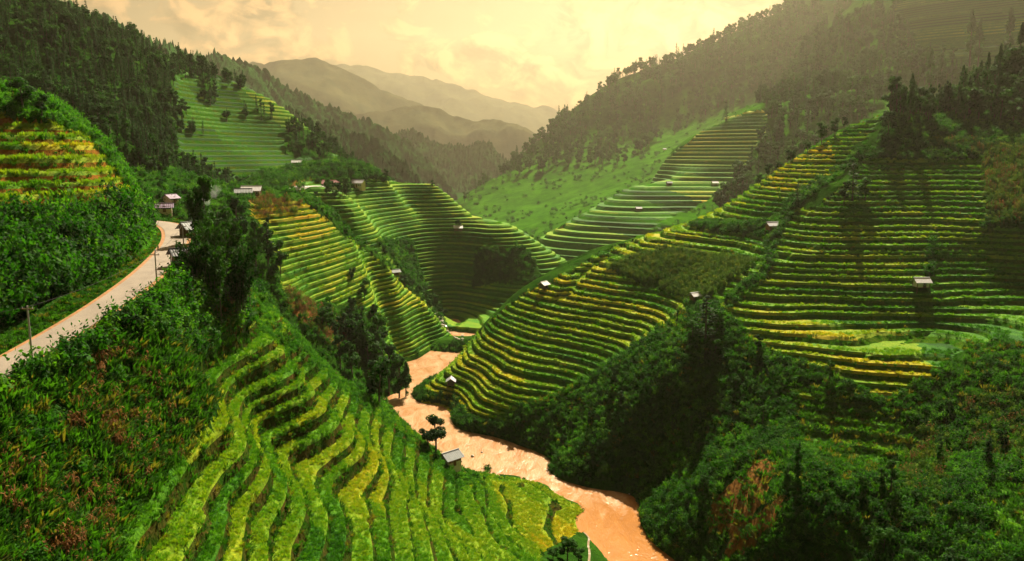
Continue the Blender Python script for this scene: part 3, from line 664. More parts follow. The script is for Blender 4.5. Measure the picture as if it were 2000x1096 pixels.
def seen(P, lift=1.5):
    """which points are in sight of the camera"""
    ok = np.zeros(len(P), bool)
    for i, p in enumerate(P):
        t = Vector(p)+Vector((0, 0, lift)); d = t-CAM; loc, *_r = BVH.ray_cast(CAM, d.normalized(), d.length-.5); ok[i] = loc is None
    u, v, dd = project(P[:, 0], P[:, 1], P[:, 2]); return ok & (u > -320) & (u < 2330) & (v < 1290) & (v > -150)
def road_clear(P, r=4.2):
    d, z = road_dist(P[:, 0], P[:, 1]); return d > r
ALLP = [(-400, -400), (2400, -400), (2400, 1500), (-400, 1500)]

# rice and weeds on the near terraces
for hn, dens, sz in (('A', 3.2, (.55, .9)), ('L1', 1.3, (.9, 1.5)), ('R1', 1.0, (.7, 1.25)), ('C1', .4, (.9, 1.4))):
    L = LAND[hn]; m = L['ter'] & L['tread'] & (L['u'] > -60) & (L['u'] < 2060) & (L['v'] < 1180)
    if hn in ('R1', 'C1'): m &= L['fr'] < .42
    if hn == 'A': m &= (L['fr'] > .05)
    P, k = sample(hn, m, dens); s_ = seen(P, 1.0); P, k = P[s_], k[s_]
    stuff('rice_plants', {'A': 'yellow-green rice standing on the near spur terraces', 'L1': 'golden rice standing on the terraces above the road', 'R1': 'rice fringing the terraces of the big right-hand slope', 'C1': 'rice on the terraces of the spur beyond the bamboo'}[hn], 'rice', P, TUFTS, sz[0], sz[1], .12, np.clip(L['ripe'][k], 0, 1)); print('rice', hn, len(P))
for hn, dens in (('A', .5), ('L1', .35), ('R1', .18)):
    L = LAND[hn]; m = L['ter'] & ~L['tread'] & (L['v'] < 1180); P, k = sample(hn, m, dens); P = P[seen(P, .6)]
    stuff('bank_weeds', {'A': 'weeds hanging on the banks of the near spur terraces', 'L1': 'weeds on the banks of the golden terraces above the road', 'R1': 'weeds on the banks of the right-hand slope terraces'}[hn], 'weeds', P, WEEDS, .7, 1.3, .3); print('weeds', hn, len(P))
# scrub slope under the road
S1 = [(-80, 730), (0, 745), (250, 640), (400, 540), (500, 570), (500, 600), (470, 650), (372, 722), (430, 785), (330, 915), (262, 985), (200, 1250), (-300, 1250), (-300, 800)]
m = pm('A', S1); P, k = sample('A', m, 1.5); P = P[road_clear(P) & seen(P)]; stuff('scrub_weeds', 'rough green weeds on the brown slope under the road', 'weeds', P, WEEDS, 1.0, 2.2, .2); print('scrub', len(P))
P, k = sample('A', m, .35); d_ = fbm(P[:, 0]/14, P[:, 1]/14, 91, 3); P = P[(d_ > -.12) & road_clear(P, 6)]; P = P[seen(P)]; stuff('dry_stalks', 'dry reddish maize stalks on the slope under the road', 'stalks', P, STALKS, .7, 1.2, .15)
P, k = sample('A', m, .10); d_ = fbm(P[:, 0]/18, P[:, 1]/18, 55, 3); P = P[(d_ > .0) & road_clear(P, 5)]; P = P[seen(P)]; stuff('scrub_bushes', 'dark low bushes scattered over the brown slope under the road', 'bushes', P, BUSH, .6, 1.5); print('scrub bush', len(P))
S2 = [(-60, 735), (60, 700), (170, 645), (250, 585), (330, 530), (400, 520), (480, 560), (490, 640), (420, 660), (400, 720), (330, 660), (250, 650), (120, 740), (-60, 800)]
m = pm('A', S2); P, k = sample('A', m, .42); P = P[road_clear(P, 4.6)]; P = P[seen(P, 2)]; stuff('roadside_bushes', 'dense dark green bushes along the lower road edge', 'bushes', P, BUSH, 1.0, 2.3); print('S2', len(P))
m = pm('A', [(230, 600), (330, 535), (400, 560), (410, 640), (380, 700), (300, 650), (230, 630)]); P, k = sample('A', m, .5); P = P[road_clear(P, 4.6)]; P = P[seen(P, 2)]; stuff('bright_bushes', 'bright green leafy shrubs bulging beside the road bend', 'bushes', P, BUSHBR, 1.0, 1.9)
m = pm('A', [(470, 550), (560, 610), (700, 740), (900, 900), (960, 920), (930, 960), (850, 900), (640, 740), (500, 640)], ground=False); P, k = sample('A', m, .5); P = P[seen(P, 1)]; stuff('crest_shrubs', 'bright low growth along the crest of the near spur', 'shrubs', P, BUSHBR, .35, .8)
# hill above the road
W1 = [(-140, 440), (60, 440), (160, 410), (262, 405), (290, 420), (330, 480), (335, 505), (290, 520), (200, 552), (100, 596), (0, 640), (-140, 700)]
m = pm('L1', W1, ground=False); P, k = sample('L1', m, .55); P = P[road_clear(P, 6.2)]; P = P[seen(P, 2)]
stuff('wall_bushes', 'tall tangled bushes covering the slope above the road', 'bushes', P, BUSH, 1.2, 2.7, zs=(1.0, 1.7)); print('wall', len(P))
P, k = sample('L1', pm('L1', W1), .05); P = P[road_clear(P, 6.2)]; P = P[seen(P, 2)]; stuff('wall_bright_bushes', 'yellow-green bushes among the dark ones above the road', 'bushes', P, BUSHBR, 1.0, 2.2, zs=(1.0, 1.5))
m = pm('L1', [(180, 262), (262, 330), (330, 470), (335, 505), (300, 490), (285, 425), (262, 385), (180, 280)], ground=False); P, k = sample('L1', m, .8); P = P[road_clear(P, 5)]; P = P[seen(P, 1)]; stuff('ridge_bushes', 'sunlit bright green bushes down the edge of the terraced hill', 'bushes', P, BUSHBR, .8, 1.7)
m = pm('L1', [(-140, 150), (100, 180), (205, 262), (190, 276), (100, 240), (-140, 205)], ground=False); P, k = sample('L1', m, .6); P = P[seen(P, 1)]; stuff('hilltop_scrub', 'mixed scrub on top of the terraced hill above the road', 'scrub', P, WEEDS+BUSHBR, .8, 1.4)
m = pm('L1', [(60, 425), (160, 405), (235, 400), (225, 440), (90, 470)], ground=False); P, k = sample('L1', m, .9); P = P[seen(P, 1)]; stuff('dry_maize', 'dry orange maize stalks below the golden terraces', 'maize', P, STALKS, .9, 1.4)
m = pm('L1', [(345, 440), (335, 510), (0, 690), (-140, 740), (-140, 690), (0, 650), (290, 525), (325, 470)], ground=False); P, k = sample('L1', m, 2.0); P = P[road_clear(P, 3.7)]; P = P[seen(P, .5)]; stuff('verge_grass', 'short sunlit grass on the upper road verge', 'grass', P, WEEDS, .4, .8)
P, k = sample('A', pm('A', ALLP), 3.0); d_, z_ = road_dist(P[:, 0], P[:, 1]); P = P[(d_ > 3.7) & (d_ < 6)]; P = P[seen(P, .5)]; stuff('verge_grass', 'rough grass on the lower road verge', 'grass', P, WEEDS, .4, .9)
# big right-hand slope: bushes everywhere that is not a field
S6R = [(1800, 750), (1900, 672), (2100, 660), (2100, 760), (1850, 800)]
S6 = [(985, 832), (1010, 795), (1110, 755), (1200, 705), (1290, 640), (1345, 600), (1405, 600), (1475, 668), (1600, 722), (1722, 778), (1815, 740), (1900, 672), (2400, 660), (2400, 1250), (1340, 1250), (1230, 950), (1080, 895), (900, 840), (840, 815), (845, 800)]
bare = [[(1360, 1096), (1370, 1000), (1440, 915), (1500, 885), (1540, 890), (1530, 970), (1545, 1020), (1440, 1110)], [(1555, 745), (1700, 790), (1820, 840), (1810, 930), (1640, 935), (1560, 870)]]
m = pm('R1', S6, excl=bare+P_R1[2:]); P, k = sample('R1', m, .55); P = P[(P[:, 2] > .6)]; P = P[seen(P, 1)]; P = P[~(in_poly(*project(P[:, 0], P[:, 1], P[:, 2])[:2], S6R) & (rng.random(len(P)) < .8))]; nz = fbm(P[:, 0]/16, P[:, 1]/16, 14, 3)
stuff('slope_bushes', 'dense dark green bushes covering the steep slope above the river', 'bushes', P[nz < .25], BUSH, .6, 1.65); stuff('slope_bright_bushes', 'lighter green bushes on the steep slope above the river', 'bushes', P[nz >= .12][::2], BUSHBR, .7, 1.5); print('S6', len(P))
m = pm('R1', S6, ground=False); P, k = sample('R1', m, .35); P = P[(P[:, 2] > .3)]; P = P[seen(P, .5)]; stuff('slope_weeds', 'weeds between the bushes on the steep slope above the river', 'weeds', P, WEEDS, 1.0, 2.0, .3)
m = pm('R1', X_R1[0], ground=False); P, k = sample('R1', m, .9); P = P[seen(P, 1)]; stuff('maize_field', 'pale green maize field between the terraces on the right slope', 'maize', P, CORN, .9, 1.5)
m = pm('R1', [(1795, 275), (2100, 275), (2100, 440), (1930, 440), (1915, 310)], [(1765, 845), (1845, 835), (1845, 970), (1765, 960)], [(1880, 780), (2000, 770), (2000, 900), (1900, 880)]); P, k = sample('R1', m, .6); P = P[seen(P, 1)]; stuff('withered_maize', 'withered maize patches on the right slope', 'maize', P, CORN+CORN[:2]+STALKS[:1], .9, 1.5)
gl = [[(1725, 228), (2150, 215), (2150, 285), (1715, 290)], [(1400, 595), (1420, 610), (1500, 545), (1520, 470), (1560, 400), (1545, 395), (1500, 450), (1485, 530)], [(1340, 440), (1500, 432), (1500, 465), (1370, 450)], [(1815, 470), (1835, 470), (1815, 570), (1795, 590)], [(1540, 420), (1700, 300), (1690, 280), (1630, 330), (1530, 395)], [(1690, 290), (1900, 290), (1915, 312), (1690, 312)], [(1340, 590), (1410, 590), (1410, 680), (1340, 680)], [(1915, 430), (2010, 430), (2010, 455), (1915, 450)]]
m = pm('R1', *gl, ground=False); P, k = sample('R1', m, .35); P = P[seen(P, 1)]; stuff('gully_bushes', 'dark bushes filling the gullies between the terraced fields', 'bushes', P, BUSH, .8, 1.7); print('gully', len(P))
m = pm('R1', [(800, 680), (920, 660), (1000, 820), (1100, 880), (1260, 930), (1400, 1140), (1300, 1140), (1220, 1010), (1060, 960), (880, 870), (800, 800)], ground=False); P, k = sample('R1', m, .6); P = P[(P[:, 2] > .2) & (P[:, 2] < 4)]; P = P[seen(P, .5)]; stuff('bank_bushes', 'bushes along the far river bank', 'bushes', P, BUSH, .6, 1.2)
# slopes further up the valley
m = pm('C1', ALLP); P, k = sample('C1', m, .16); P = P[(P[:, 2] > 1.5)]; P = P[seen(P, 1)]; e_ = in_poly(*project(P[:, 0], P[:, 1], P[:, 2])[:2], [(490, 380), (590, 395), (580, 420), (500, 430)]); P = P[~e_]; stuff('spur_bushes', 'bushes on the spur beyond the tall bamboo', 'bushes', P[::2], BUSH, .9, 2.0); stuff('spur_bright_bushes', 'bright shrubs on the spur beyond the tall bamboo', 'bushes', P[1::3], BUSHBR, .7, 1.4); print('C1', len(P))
m = pm('C1', [(490, 380), (590, 395), (580, 420), (500, 430)], [(560, 560), (690, 640), (670, 700), (560, 610)], ground=False); P, k = sample('C1', m, .5); P = P[seen(P, 1)]; stuff('dry_spur_maize', 'dry orange maize on the spur beyond the bamboo', 'maize', P, STALKS+CORN, .9, 1.5)
m = pm('C2', ALLP); P, k = sample('C2', m, .16); P = P[(P[:, 2] > 1.5)]; P = P[seen(P, 1)]; stuff('valley_bushes', 'dark bushes on the mid-valley hill', 'bushes', P, BUSH, 1.0, 2.4); print('C2', len(P))
m = pm('A', [(500, 560), (600, 620), (1000, 960), (900, 1000), (700, 800), (500, 620)]) & (LAND['A']['d'] > 195); P, k = sample('A', m, .3); P = P[seen(P, 2)]; stuff('gully_shrubs', 'shrubs in the gully behind the near spur', 'shrubs', P, BUSH, .9, 2.0)
for hn, poly, dn, s0, s1, nm, lab in (('R2', [(1000, 300), (1600, 150), (1700, 250), (1400, 500), (1000, 560)], .014, 1.2, 3.0, 'hazy_shrubs', 'shrubs dotting the hazy green valley side'), ('R3', [(880, 340), (1400, 60), (1600, 0), (1500, 300), (1000, 500)], .003, 2.0, 5.0, 'far_shrubs', 'shrubs dotting the far right mountain'), ('L2', [(330, 130), (730, 330), (700, 372), (340, 330)], .012, .8, 2.0, 'field_shrubs', 'shrubs on the field edges of the left mountain')):
    P, k = sample(hn, pm(hn, poly, ground=True), dn); q_ = fbm(P[:, 0]/40, P[:, 1]/40, 5, 3); P = P[q_ > -.1]; P = P[seen(P, 2)]; stuff(nm, lab, 'shrubs', P, BUSH, s0, s1, .1, zs=(.6, 1.0)); print(nm, len(P))

# ------------------------------------------------------------------ trees
def tag(o, label, cat=None, group=None, kind=None):
    o['label'] = label
    if cat: o['category'] = cat
    if group: o['group'] = group
    if kind: o['kind'] = kind
    return o
TREE_NAME = {'broadleaf': 'broadleaf_tree', 'conifer': 'conifer_tree', 'poplar': 'poplar_tree', 'bamboo': 'bamboo_clump'}
def tree_thing(kind, loc, s, label, group=None, wide=1.0):
    var = random.randrange(len(KIND[kind])); t, c, j = KIND[kind][var]
    e = bpy.data.objects.new(TREE_NAME[kind], None); C.objects.link(e); e.location = loc; e.rotation_euler = (random.gauss(0, .03), random.gauss(0, .03), random.uniform(0, 6.28)); e.scale = (s*wide, s*wide, s); e.empty_display_size = .5
    for nm, me in (('trunk', t), ('crown', c)):
        o = bpy.data.objects.new(nm, me); C.objects.link(o); o.parent = e
    return tag(e, label, 'bamboo' if kind == 'bamboo' else 'tree', group)
KH = {'broadleaf': 10, 'conifer': 12, 'poplar': 14, 'bamboo': 13}
def tree_px(u, v, kind, top, label, group=None, wide=1.0):
    """a tree standing where the ground shows at (u, v), as tall as the picture shows it"""
    p = hit(u, v); hgt = (v-top)*math.hypot(p.y, 0)/FPX; return tree_thing(kind, (p.x, p.y, p.z-.2), hgt/KH[kind], label, group, wide)
for u, v, k, top, w, lab in (
    (425, 632, 'bamboo', 425, .8, 'tallest dark bamboo clump beside the road bend'), (468, 640, 'bamboo', 440, .75, 'dark bamboo clump at the edge of the near terraces'), (448, 605, 'bamboo', 415, .85, 'dark bamboo clump in the middle of the stand'), (482, 610, 'bamboo', 450, .7, 'rearmost bamboo clump above the near terraces'), (412, 575, 'bamboo', 400, .7, 'bamboo clump behind the tallest one'), (395, 600, 'bamboo', 430, .75, 'dark bamboo clump just behind the roadside hut'),
    (402, 500, 'broadleaf', 345, .62, 'tall dark tree behind the bamboo by the village'), (432, 505, 'broadleaf', 380, .75, 'round tree rising over the bamboo clumps'), (385, 480, 'broadleaf', 375, .65, 'dark tree beside the smoking house'), (468, 500, 'broadleaf', 385, .7, 'lighter tree at the back of the bamboo clumps'),
    (524, 520, 'poplar', 412, 1.2, 'dark slim tree on the terraced spur beyond the bamboo'), (548, 540, 'broadleaf', 468, .8, 'small tree below the slim dark tree on the spur'), (500, 520, 'broadleaf', 430, .8, 'tree between the bamboo and the terraced spur'),
    (712, 585, 'broadleaf', 540, .8, 'lone small dark tree on the terraces above the river trees'),
    (700, 700, 'broadleaf', 615, .9, 'upper tree of the clump above the river bend'), (735, 690, 'broadleaf', 605, .8, 'tree at the top of the riverside clump'), (722, 740, 'broadleaf', 640, 1.0, 'middle tree of the riverside clump'), (690, 745, 'broadleaf', 660, .9, 'tree of the riverside clump next to the near spur'),
    (760, 770, 'broadleaf', 670, .9, 'large tree of the riverside clump nearest the water'), (780, 800, 'broadleaf', 690, .8, 'tree overhanging the pale river bend'), (740, 790, 'broadleaf', 690, .9, 'tree low on the bank behind the near spur'), (793, 785, 'poplar', 700, 1.1, 'slim tree at the water edge of the riverside clump'), (665, 720, 'broadleaf', 650, .9, 'tree in the gully behind the near spur'),
    (852, 884, 'broadleaf', 806, 1.15, 'dark tree on the near bank beside the grey-roofed house'),
    (836, 876, 'broadleaf', 822, 1.1, 'smaller dark tree next to the one by the grey-roofed house'), (1378, 668, 'conifer', 570, 1.6, 'large dark pointed tree at the foot of the gully between the terraces'), (1400, 655, 'broadleaf', 600, 1.0, 'bushy tree beside the large pointed tree'), (1352, 672, 'broadleaf', 620, 1.0, 'low tree left of the large pointed tree'),
    (1665, 392, 'conifer', 318, 1.4, 'dark pointed tree in the middle of the upper right terraces'), (1648, 400, 'broadleaf', 355, 1.0, 'round tree at the side of the dark pointed tree'), (1690, 392, 'broadleaf', 345, 1.0, 'bushy tree between the terraces under the forest'),
    (1558, 402, 'conifer', 360, 1.4, 'small pointed tree beside the yellow upper terraces'), (1735, 262, 'broadleaf', 215, 1.2, 'round tree at the top end of the terraced crest'),
    (45, 214, 'broadleaf', 152, 1.4, 'dark spreading tree on top of the terraced hill'), (82, 228, 'broadleaf', 185, 1.2, 'smaller dark tree on top of the terraced hill'),
    (1556, 945, 'poplar', 845, .8, 'slim dark column tree on the slope above the bare earth'), (1345, 895, 'poplar', 855, 1.0, 'small upright tree on the slope above the river'),
    (1740, 960, 'broadleaf', 890, .8, 'tree in the dark gully of the lower right slope'), (690, 548, 'broadleaf', 520, 1.0, 'little tree on the bright shrubs of the spur'),
    (895, 445, 'broadleaf', 425, 1.0, 'tiny tree by the hut on the mid-valley hill'), (1418, 236, 'conifer', 200, 1.6, 'dark tree at the head of the hazy terraced spur'), (755, 352, 'broadleaf', 330, 1.0, 'small tree on the mid-valley skyline by the pale houses'), (735, 356, 'broadleaf', 338, 1.0, 'small tree next to the pale houses on the skyline'), (845, 365, 'broadleaf', 352, 1.3, 'tiny tree on the round top of the mid-valley hill')):
    try: tree_px(u, v, k, top, lab, None, w)
    except ValueError as ex: print('skip', ex)
for u, v, top in ((1080, 1094, 1058), (1108, 1094, 1040), (1130, 1094, 1060)): tree_px(u, v, 'broadleaf', top, 'dark tree by the side channel at the bottom of the picture', 'trees by the side channel', 1.3)
for u, top in ((1500, 318), (1545, 285), (1578, 272), (1606, 240), (1632, 232), (1652, 236), (1520, 318), (1480, 340)):
    v = np.interp(u, [1340, 1500, 1600, 1715], [437, 347, 292, 227]); p = hit(u, v+6); p = Vector((p.x+3, p.y+9, 0)); z = drop(p.x, p.y)
    hgt = max(5.5, (v-top)*p.y/FPX + (p.y*float(-ray(u, v)[2]/ray(u, v)[1])*-1+CAMZ - z)); tree_thing('broadleaf', (p.x, p.y, z-.2), min(hgt, 14)/10, 'round tree just behind the terraced crest of the right slope', 'trees behind the terraced crest')
# forests: the largest in view are trees of their own, the rest one mass
def forest(hn, polys, dens, kinds, smin, smax, label, group, n_single, name, excl=(), lift=8):
    P, k = sample(hn, pm(hn, *polys, excl=excl, ground=False), dens); P = P[seen(P, lift)] if len(P) else P
    P = P[road_clear(P, 9)]
    kk = rng.integers(0, len(kinds), len(P)); s = rng.uniform(smin, smax, len(P))*np.where(rng.random(len(P)) > .85, 1.25, 1)
    order = np.argsort(-s/P[:, 1]); one = order[:n_single]; rest = order[n_single:]
    for i in one: tree_thing(kinds[kk[i]], tuple(P[i]-np.array([0, 0, .3])), s[i], label, group, random.uniform(.85, 1.2))
    for q, kd in enumerate(kinds):
        r_ = rest[kk[rest] == q]
        if len(r_): stuff(name, 'mass of '+{'broadleaf': 'broadleaf', 'conifer': 'conifer', 'poplar': 'poplar', 'bamboo': 'bamboo'}[kd]+' trees in the '+group, 'forest', P[r_], [m[2] for m in KIND[kd]], s[r_], None, .03)
    print(name, len(P))
FL2 = [(-100, -80), (90, 20), (250, 80), (335, 130), (345, 180), (345, 240), (350, 310), (300, 380), (220, 345), (120, 300), (60, 170), (-100, 140)]
forest('L2', [FL2], .055, ['conifer', 'conifer', 'broadleaf'], .55, 1.0, 'slim dark tree in the forest on the left mountain', 'forest on the left mountain', 180, 'mountain_forest')
forest('L2', [[(330, 118), (480, 150), (480, 175), (340, 150)], [(560, 240), (650, 268), (720, 340), (650, 318), (560, 300)], [(440, 215), (520, 215), (540, 235), (440, 240)], [(345, 215), (395, 240), (400, 270), (345, 260)], [(390, 150), (425, 150), (425, 205), (395, 205)]], .03, ['conifer', 'broadleaf'], .5, .95, 'small dark tree by the fields of the left mountain', 'trees by the fields of the left mountain', 40, 'field_trees')
forest('L2', [[(350, 315), (480, 362), (600, 345), (680, 372), (560, 385), (400, 400), (300, 395)]], .02, ['broadleaf', 'conifer'], .5, .9, 'tree in the dip behind the village', 'wood behind the village', 20, 'village_wood')
FR1 = [(1735, 225), (1760, 200), (1780, 185), (2350, 0), (2350, 250), (1990, 244), (1800, 240), (1740, 245)]
forest('R1', [FR1], .03, ['poplar', 'broadleaf', 'broadleaf'], .8, 1.35, 'tall dark tree in the wood at the top of the right slope', 'wood at the top of the right slope', 140, 'ridge_wood', lift=10)
for u, v, top in ((1893, 120, 12), (1908, 130, 30), (1835, 165, 72), (1812, 175, 85), (1966, 120, 10), (1985, 130, 35)):
    p = hit(u, v+20); tree_thing('poplar', (p.x, p.y, p.z-.3), max(.9, (v-top)*p.y/FPX/14*1.05), 'tall slim poplar standing above the wood on the right skyline', 'poplars above the right wood', .95)
FR2 = [(1440, 190), (1480, 130), (1560, 80), (1700, 20), (1745, 0), (1750, 110), (1720, 220), (1600, 340), (1500, 350), (1450, 430), (1385, 445), (1440, 350), (1500, 250), (1500, 212)]
forest('R2', [FR2, [(1735, 50), (1775, 60), (1790, 110), (1900, 125), (1900, 165), (1700, 190)]], .0085, ['broadleaf', 'broadleaf', 'conifer'], 1.2, 2.0, 'dark tree in the hazy forest of the right valley side', 'hazy forest of the right valley side', 60, 'hazy_forest')
forest('R3', [[(1000, 290), (1150, 200), (1250, 110), (1400, 20), (1550, -60), (1760, -120), (1740, 60), (1500, 180), (1350, 240), (1200, 330), (1120, 330), (1000, 350)]], .0026, ['broadleaf', 'broadleaf', 'broadleaf', 'conifer'], 1.5, 2.5, 'tree on the glowing far ridge at right', 'wood on the far right ridge', 20, 'far_ridge_wood')
forest('R3', [[(890, 350), (1010, 290), (1020, 350), (910, 400)]], .0012, ['broadleaf', 'conifer'], 1.3, 2.2, 'tiny tree low on the far right ridge', 'trees low on the far right ridge', 10, 'far_trees')
forest('C2', [[(600, 375), (720, 360), (720, 385), (600, 400)], [(780, 540), (850, 590), (880, 640), (830, 600), (760, 560)]], .02, ['broadleaf'], .4, .8, 'small tree below the distant houses', 'trees below the distant houses', 18, 'slope_trees')
forest('C1', [[(640, 590), (740, 620), (760, 700), (690, 700), (620, 640)]], .035, ['broadleaf'], .4, .8, 'small tree in the hollow of the spur above the river trees', 'trees in the hollow of the spur', 18, 'hollow_trees')

forest('R1', [S6], .0035, ['broadleaf', 'broadleaf', 'poplar'], .35, .6, 'small tree among the bushes of the steep slope above the river', 'trees among the slope bushes', 24, 'slope_wood', excl=bare, lift=3)
forest('L1', [W1], .006, ['broadleaf', 'bamboo'], .3, .5, 'small tree among the bushes above the road', 'trees among the bushes above the road', 16, 'wall_wood', lift=3)
# ------------------------------------------------------------------ river
def water_mat(name, base, rough, wave, white=0.0):
    m, nt, out = new_mat(name); p = position(nt)
    mp = nt.add('ShaderNodeMapping', i={'Vector': p, 'Scale': (1, .45, 1), 'Rotation': (0, 0, .5)}).outputs[0]
    n1 = nt.noise(.22, 4, mp, .6, .8); n2 = nt.noise(1.6, 3, mp, .6, .4)
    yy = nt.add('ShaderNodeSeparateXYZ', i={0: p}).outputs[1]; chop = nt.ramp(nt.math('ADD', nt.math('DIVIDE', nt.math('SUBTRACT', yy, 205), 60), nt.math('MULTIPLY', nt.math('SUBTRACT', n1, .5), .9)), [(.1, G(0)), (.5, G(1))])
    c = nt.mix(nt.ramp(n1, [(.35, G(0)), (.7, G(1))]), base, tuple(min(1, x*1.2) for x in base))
    if not white: c = nt.mix(nt.math('MULTIPLY', nt.math('MULTIPLY', chop, nt.ramp(n1, [(.3, G(0)), (.75, G(1))])), .28), c, (.78, .66, .48))  # white glints painted into the water colour where the river turns choppy
    if white: c = nt.mix(nt.ramp(nt.noise(.5, 4, p), [(.52, G(0)), (.62, G(white))]), c, (.75, .70, .60))
    rr = nt.math('ADD', nt.math('MULTIPLY', chop, .15), rough)
    b = nt.add('ShaderNodeBsdfPrincipled', i={'Base Color': c, 'Roughness': rr, 'IOR': 1.33, 'Specular IOR Level': .55})
    h_ = nt.math('ADD', nt.math('MULTIPLY', n1, 1.0), nt.math('MULTIPLY', n2, .35))
    nt.link(nt.add('ShaderNodeBump', i={'Strength': nt.math('ADD', nt.math('MULTIPLY', chop, .35), wave), 'Distance': .45, 'Height': h_}).outputs[0], b.inputs['Normal']); nt.link(b.outputs[0], out.inputs[0]); return m
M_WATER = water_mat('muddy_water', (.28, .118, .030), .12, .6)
M_STREAM = water_mat('white_water', (.20, .15, .09), .25, .6, .25)
mb = MB()
for i in range(30):
    for j in range(40):
        x = -130+i*8; y = 120+j*9; mb.face([(x, y, 0), (x+8, y, 0), (x+8, y+9, 0), (x, y+9, 0)])
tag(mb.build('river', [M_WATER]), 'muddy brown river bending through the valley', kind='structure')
def ribbon(name, pts, w, mat, up=.05, drape=True, kind='structure', st=1.5, parent=None, thick=None):
    P = resample(pts, st); mb = MB(); L = []
    for i in range(len(P)):
        d = P[min(i+1, len(P)-1)]-P[max(i-1, 0)]; n = np.array([d[1], -d[0]])/max(1e-6, math.hypot(d[0], d[1])); row = []
        for k in (-1, -.33, .33, 1):
            x, y = P[i, 0]+n[0]*w*k*.5, P[i, 1]+n[1]*w*k*.5; row.append((x, y, (drop(x, y) if drape else P[i, 2])+up))
        L.append(row)
    for a, b in zip(L[:-1], L[1:]):
        for k in range(3): mb.face([a[k], b[k], b[k+1], a[k+1]])
    o = mb.build(name, [mat], parent)
    if kind and not parent: o['kind'] = kind
    return o
def road_mat():
    m, nt, out = new_mat('worn_road'); p = position(nt); n1 = nt.noise(.25, 4, p); n2 = nt.noise(6, 3, p)
    c = nt.mix(n1, (.15, .125, .10), (.29, .245, .195)); c = nt.mix(1, c, nt.ramp(n2, [(.3, G(.85)), (.7, G(1.12))]), 'MULTIPLY')
    b = nt.add('ShaderNodeBsdfPrincipled', i={'Base Color': c, 'Roughness': .85, 'Specular IOR Level': .2}); nt.link(b.outputs[0], out.inputs[0]); return m
M_ROAD = road_mat(); M_SHOULDER = simple_mat('road_shoulder_earth', (.26, .12, .035), .95, .4, 1.2)
R2_ = ROADS.copy(); R2_[:, 2] += 0
ribbon('road_shoulder', R2_[::4], 6.2, M_SHOULDER, -.06, drape=False)
ribbon('road', R2_[::4], 4.7, M_ROAD, .02, drape=False)
M_PALE = simple_mat('pale_concrete', (.55, .52, .47), .8, .2, 2)
rd = [pD(*q) for q in ((455, 390, 385), (505, 384, 405), (545, 380, 425), (600, 376, 445), (660, 372, 455))]
ribbon('distant_road', [tuple(p) for p in rd], 4.5, M_PALE, .25)
st = [pz(u, v, z) for u, v, z in ((842, 588, 9), (852, 602, 7), (862, 622, 4.5), (868, 640, 2.5), (880, 652, 1))]
ribbon('stream', [tuple(hit(u, v)) for u, v in ((843, 590), (850, 602), (858, 616), (866, 630), (872, 642), (884, 655))], 1.0, M_STREAM, .25)
try: ribbon('side_channel', [tuple(hit(u, v)) for u, v in ((1140, 1040), (1152, 1050), (1148, 1064), (1152, 1080), (1150, 1100))], .55, M_STREAM, .1, st=.6)
except ValueError as ex: print(ex)
# boulders
M_ROCK = simple_mat('river_rock', (.42, .37, .31), .9, .4, 1.5, bump=.4)
def rock_mesh(sd):
    r = random.Random(sd); mb = MB(); n, mm = 8, 5
    for j in range(mm+1):
        for i in range(n):
            th = math.pi*j/mm; ph = 2*math.pi*i/n; q = 1+r.uniform(-.22, .22); mb.v.append((math.sin(th)*math.cos(ph)*q, math.sin(th)*math.sin(ph)*q*.8, math.cos(th)*q*.6))
    for j in range(mm):
        for i in range(n): mb.f.append((j*n+i, (j+1)*n+i, (j+1)*n+(i+1) % n, j*n+(i+1) % n)); mb.m.append(0)
    return mb.mesh('rock', [M_ROCK], True)
RK = [rock_mesh(i) for i in range(4)]
def rocks(pts, label, group, s0, s1):
    for p in pts:
        o = bpy.data.objects.new('rock', random.choice(RK)); C.objects.link(o); s = random.uniform(s0, s1); o.location = (p[0], p[1], p[2]+s*.1); o.scale = (s, s, s); o.rotation_euler = (0, 0, random.uniform(0, 6.3)); tag(o, label, 'rock', group)
pp = []
for _ in range(34):
    u, v = random.uniform(840, 905), 0; v = np.interp(u, [840, 870, 905], [588, 642, 662])+random.uniform(-6, 8); pp.append(hit(u, v))
rocks(pp, 'pale boulder at the rapids where the stream meets the river', 'boulders at the rapids', .5, 1.5)
pp = [(lambda a: (a[0], a[1], .05))(pz(random.uniform(885, 950), random.uniform(880, 915), 0)) for _ in range(9)]
rocks(pp, 'stone in the shallows beside the grey-roofed house', 'stones in the shallows', .35, .8)
pp = []
for _ in range(26):
    t = random.random(); u = np.interp(t, [0, .5, 1], [1085, 1230, 1335]); v = np.interp(t, [0, .5, 1], [908, 965, 1098]); a = pz(u+random.uniform(-4, 4), v+random.uniform(-3, 3), .1); pp.append(a)
rocks(pp, 'grey stone along the water line of the dark right bank', 'stones along the right bank', .3, .8)

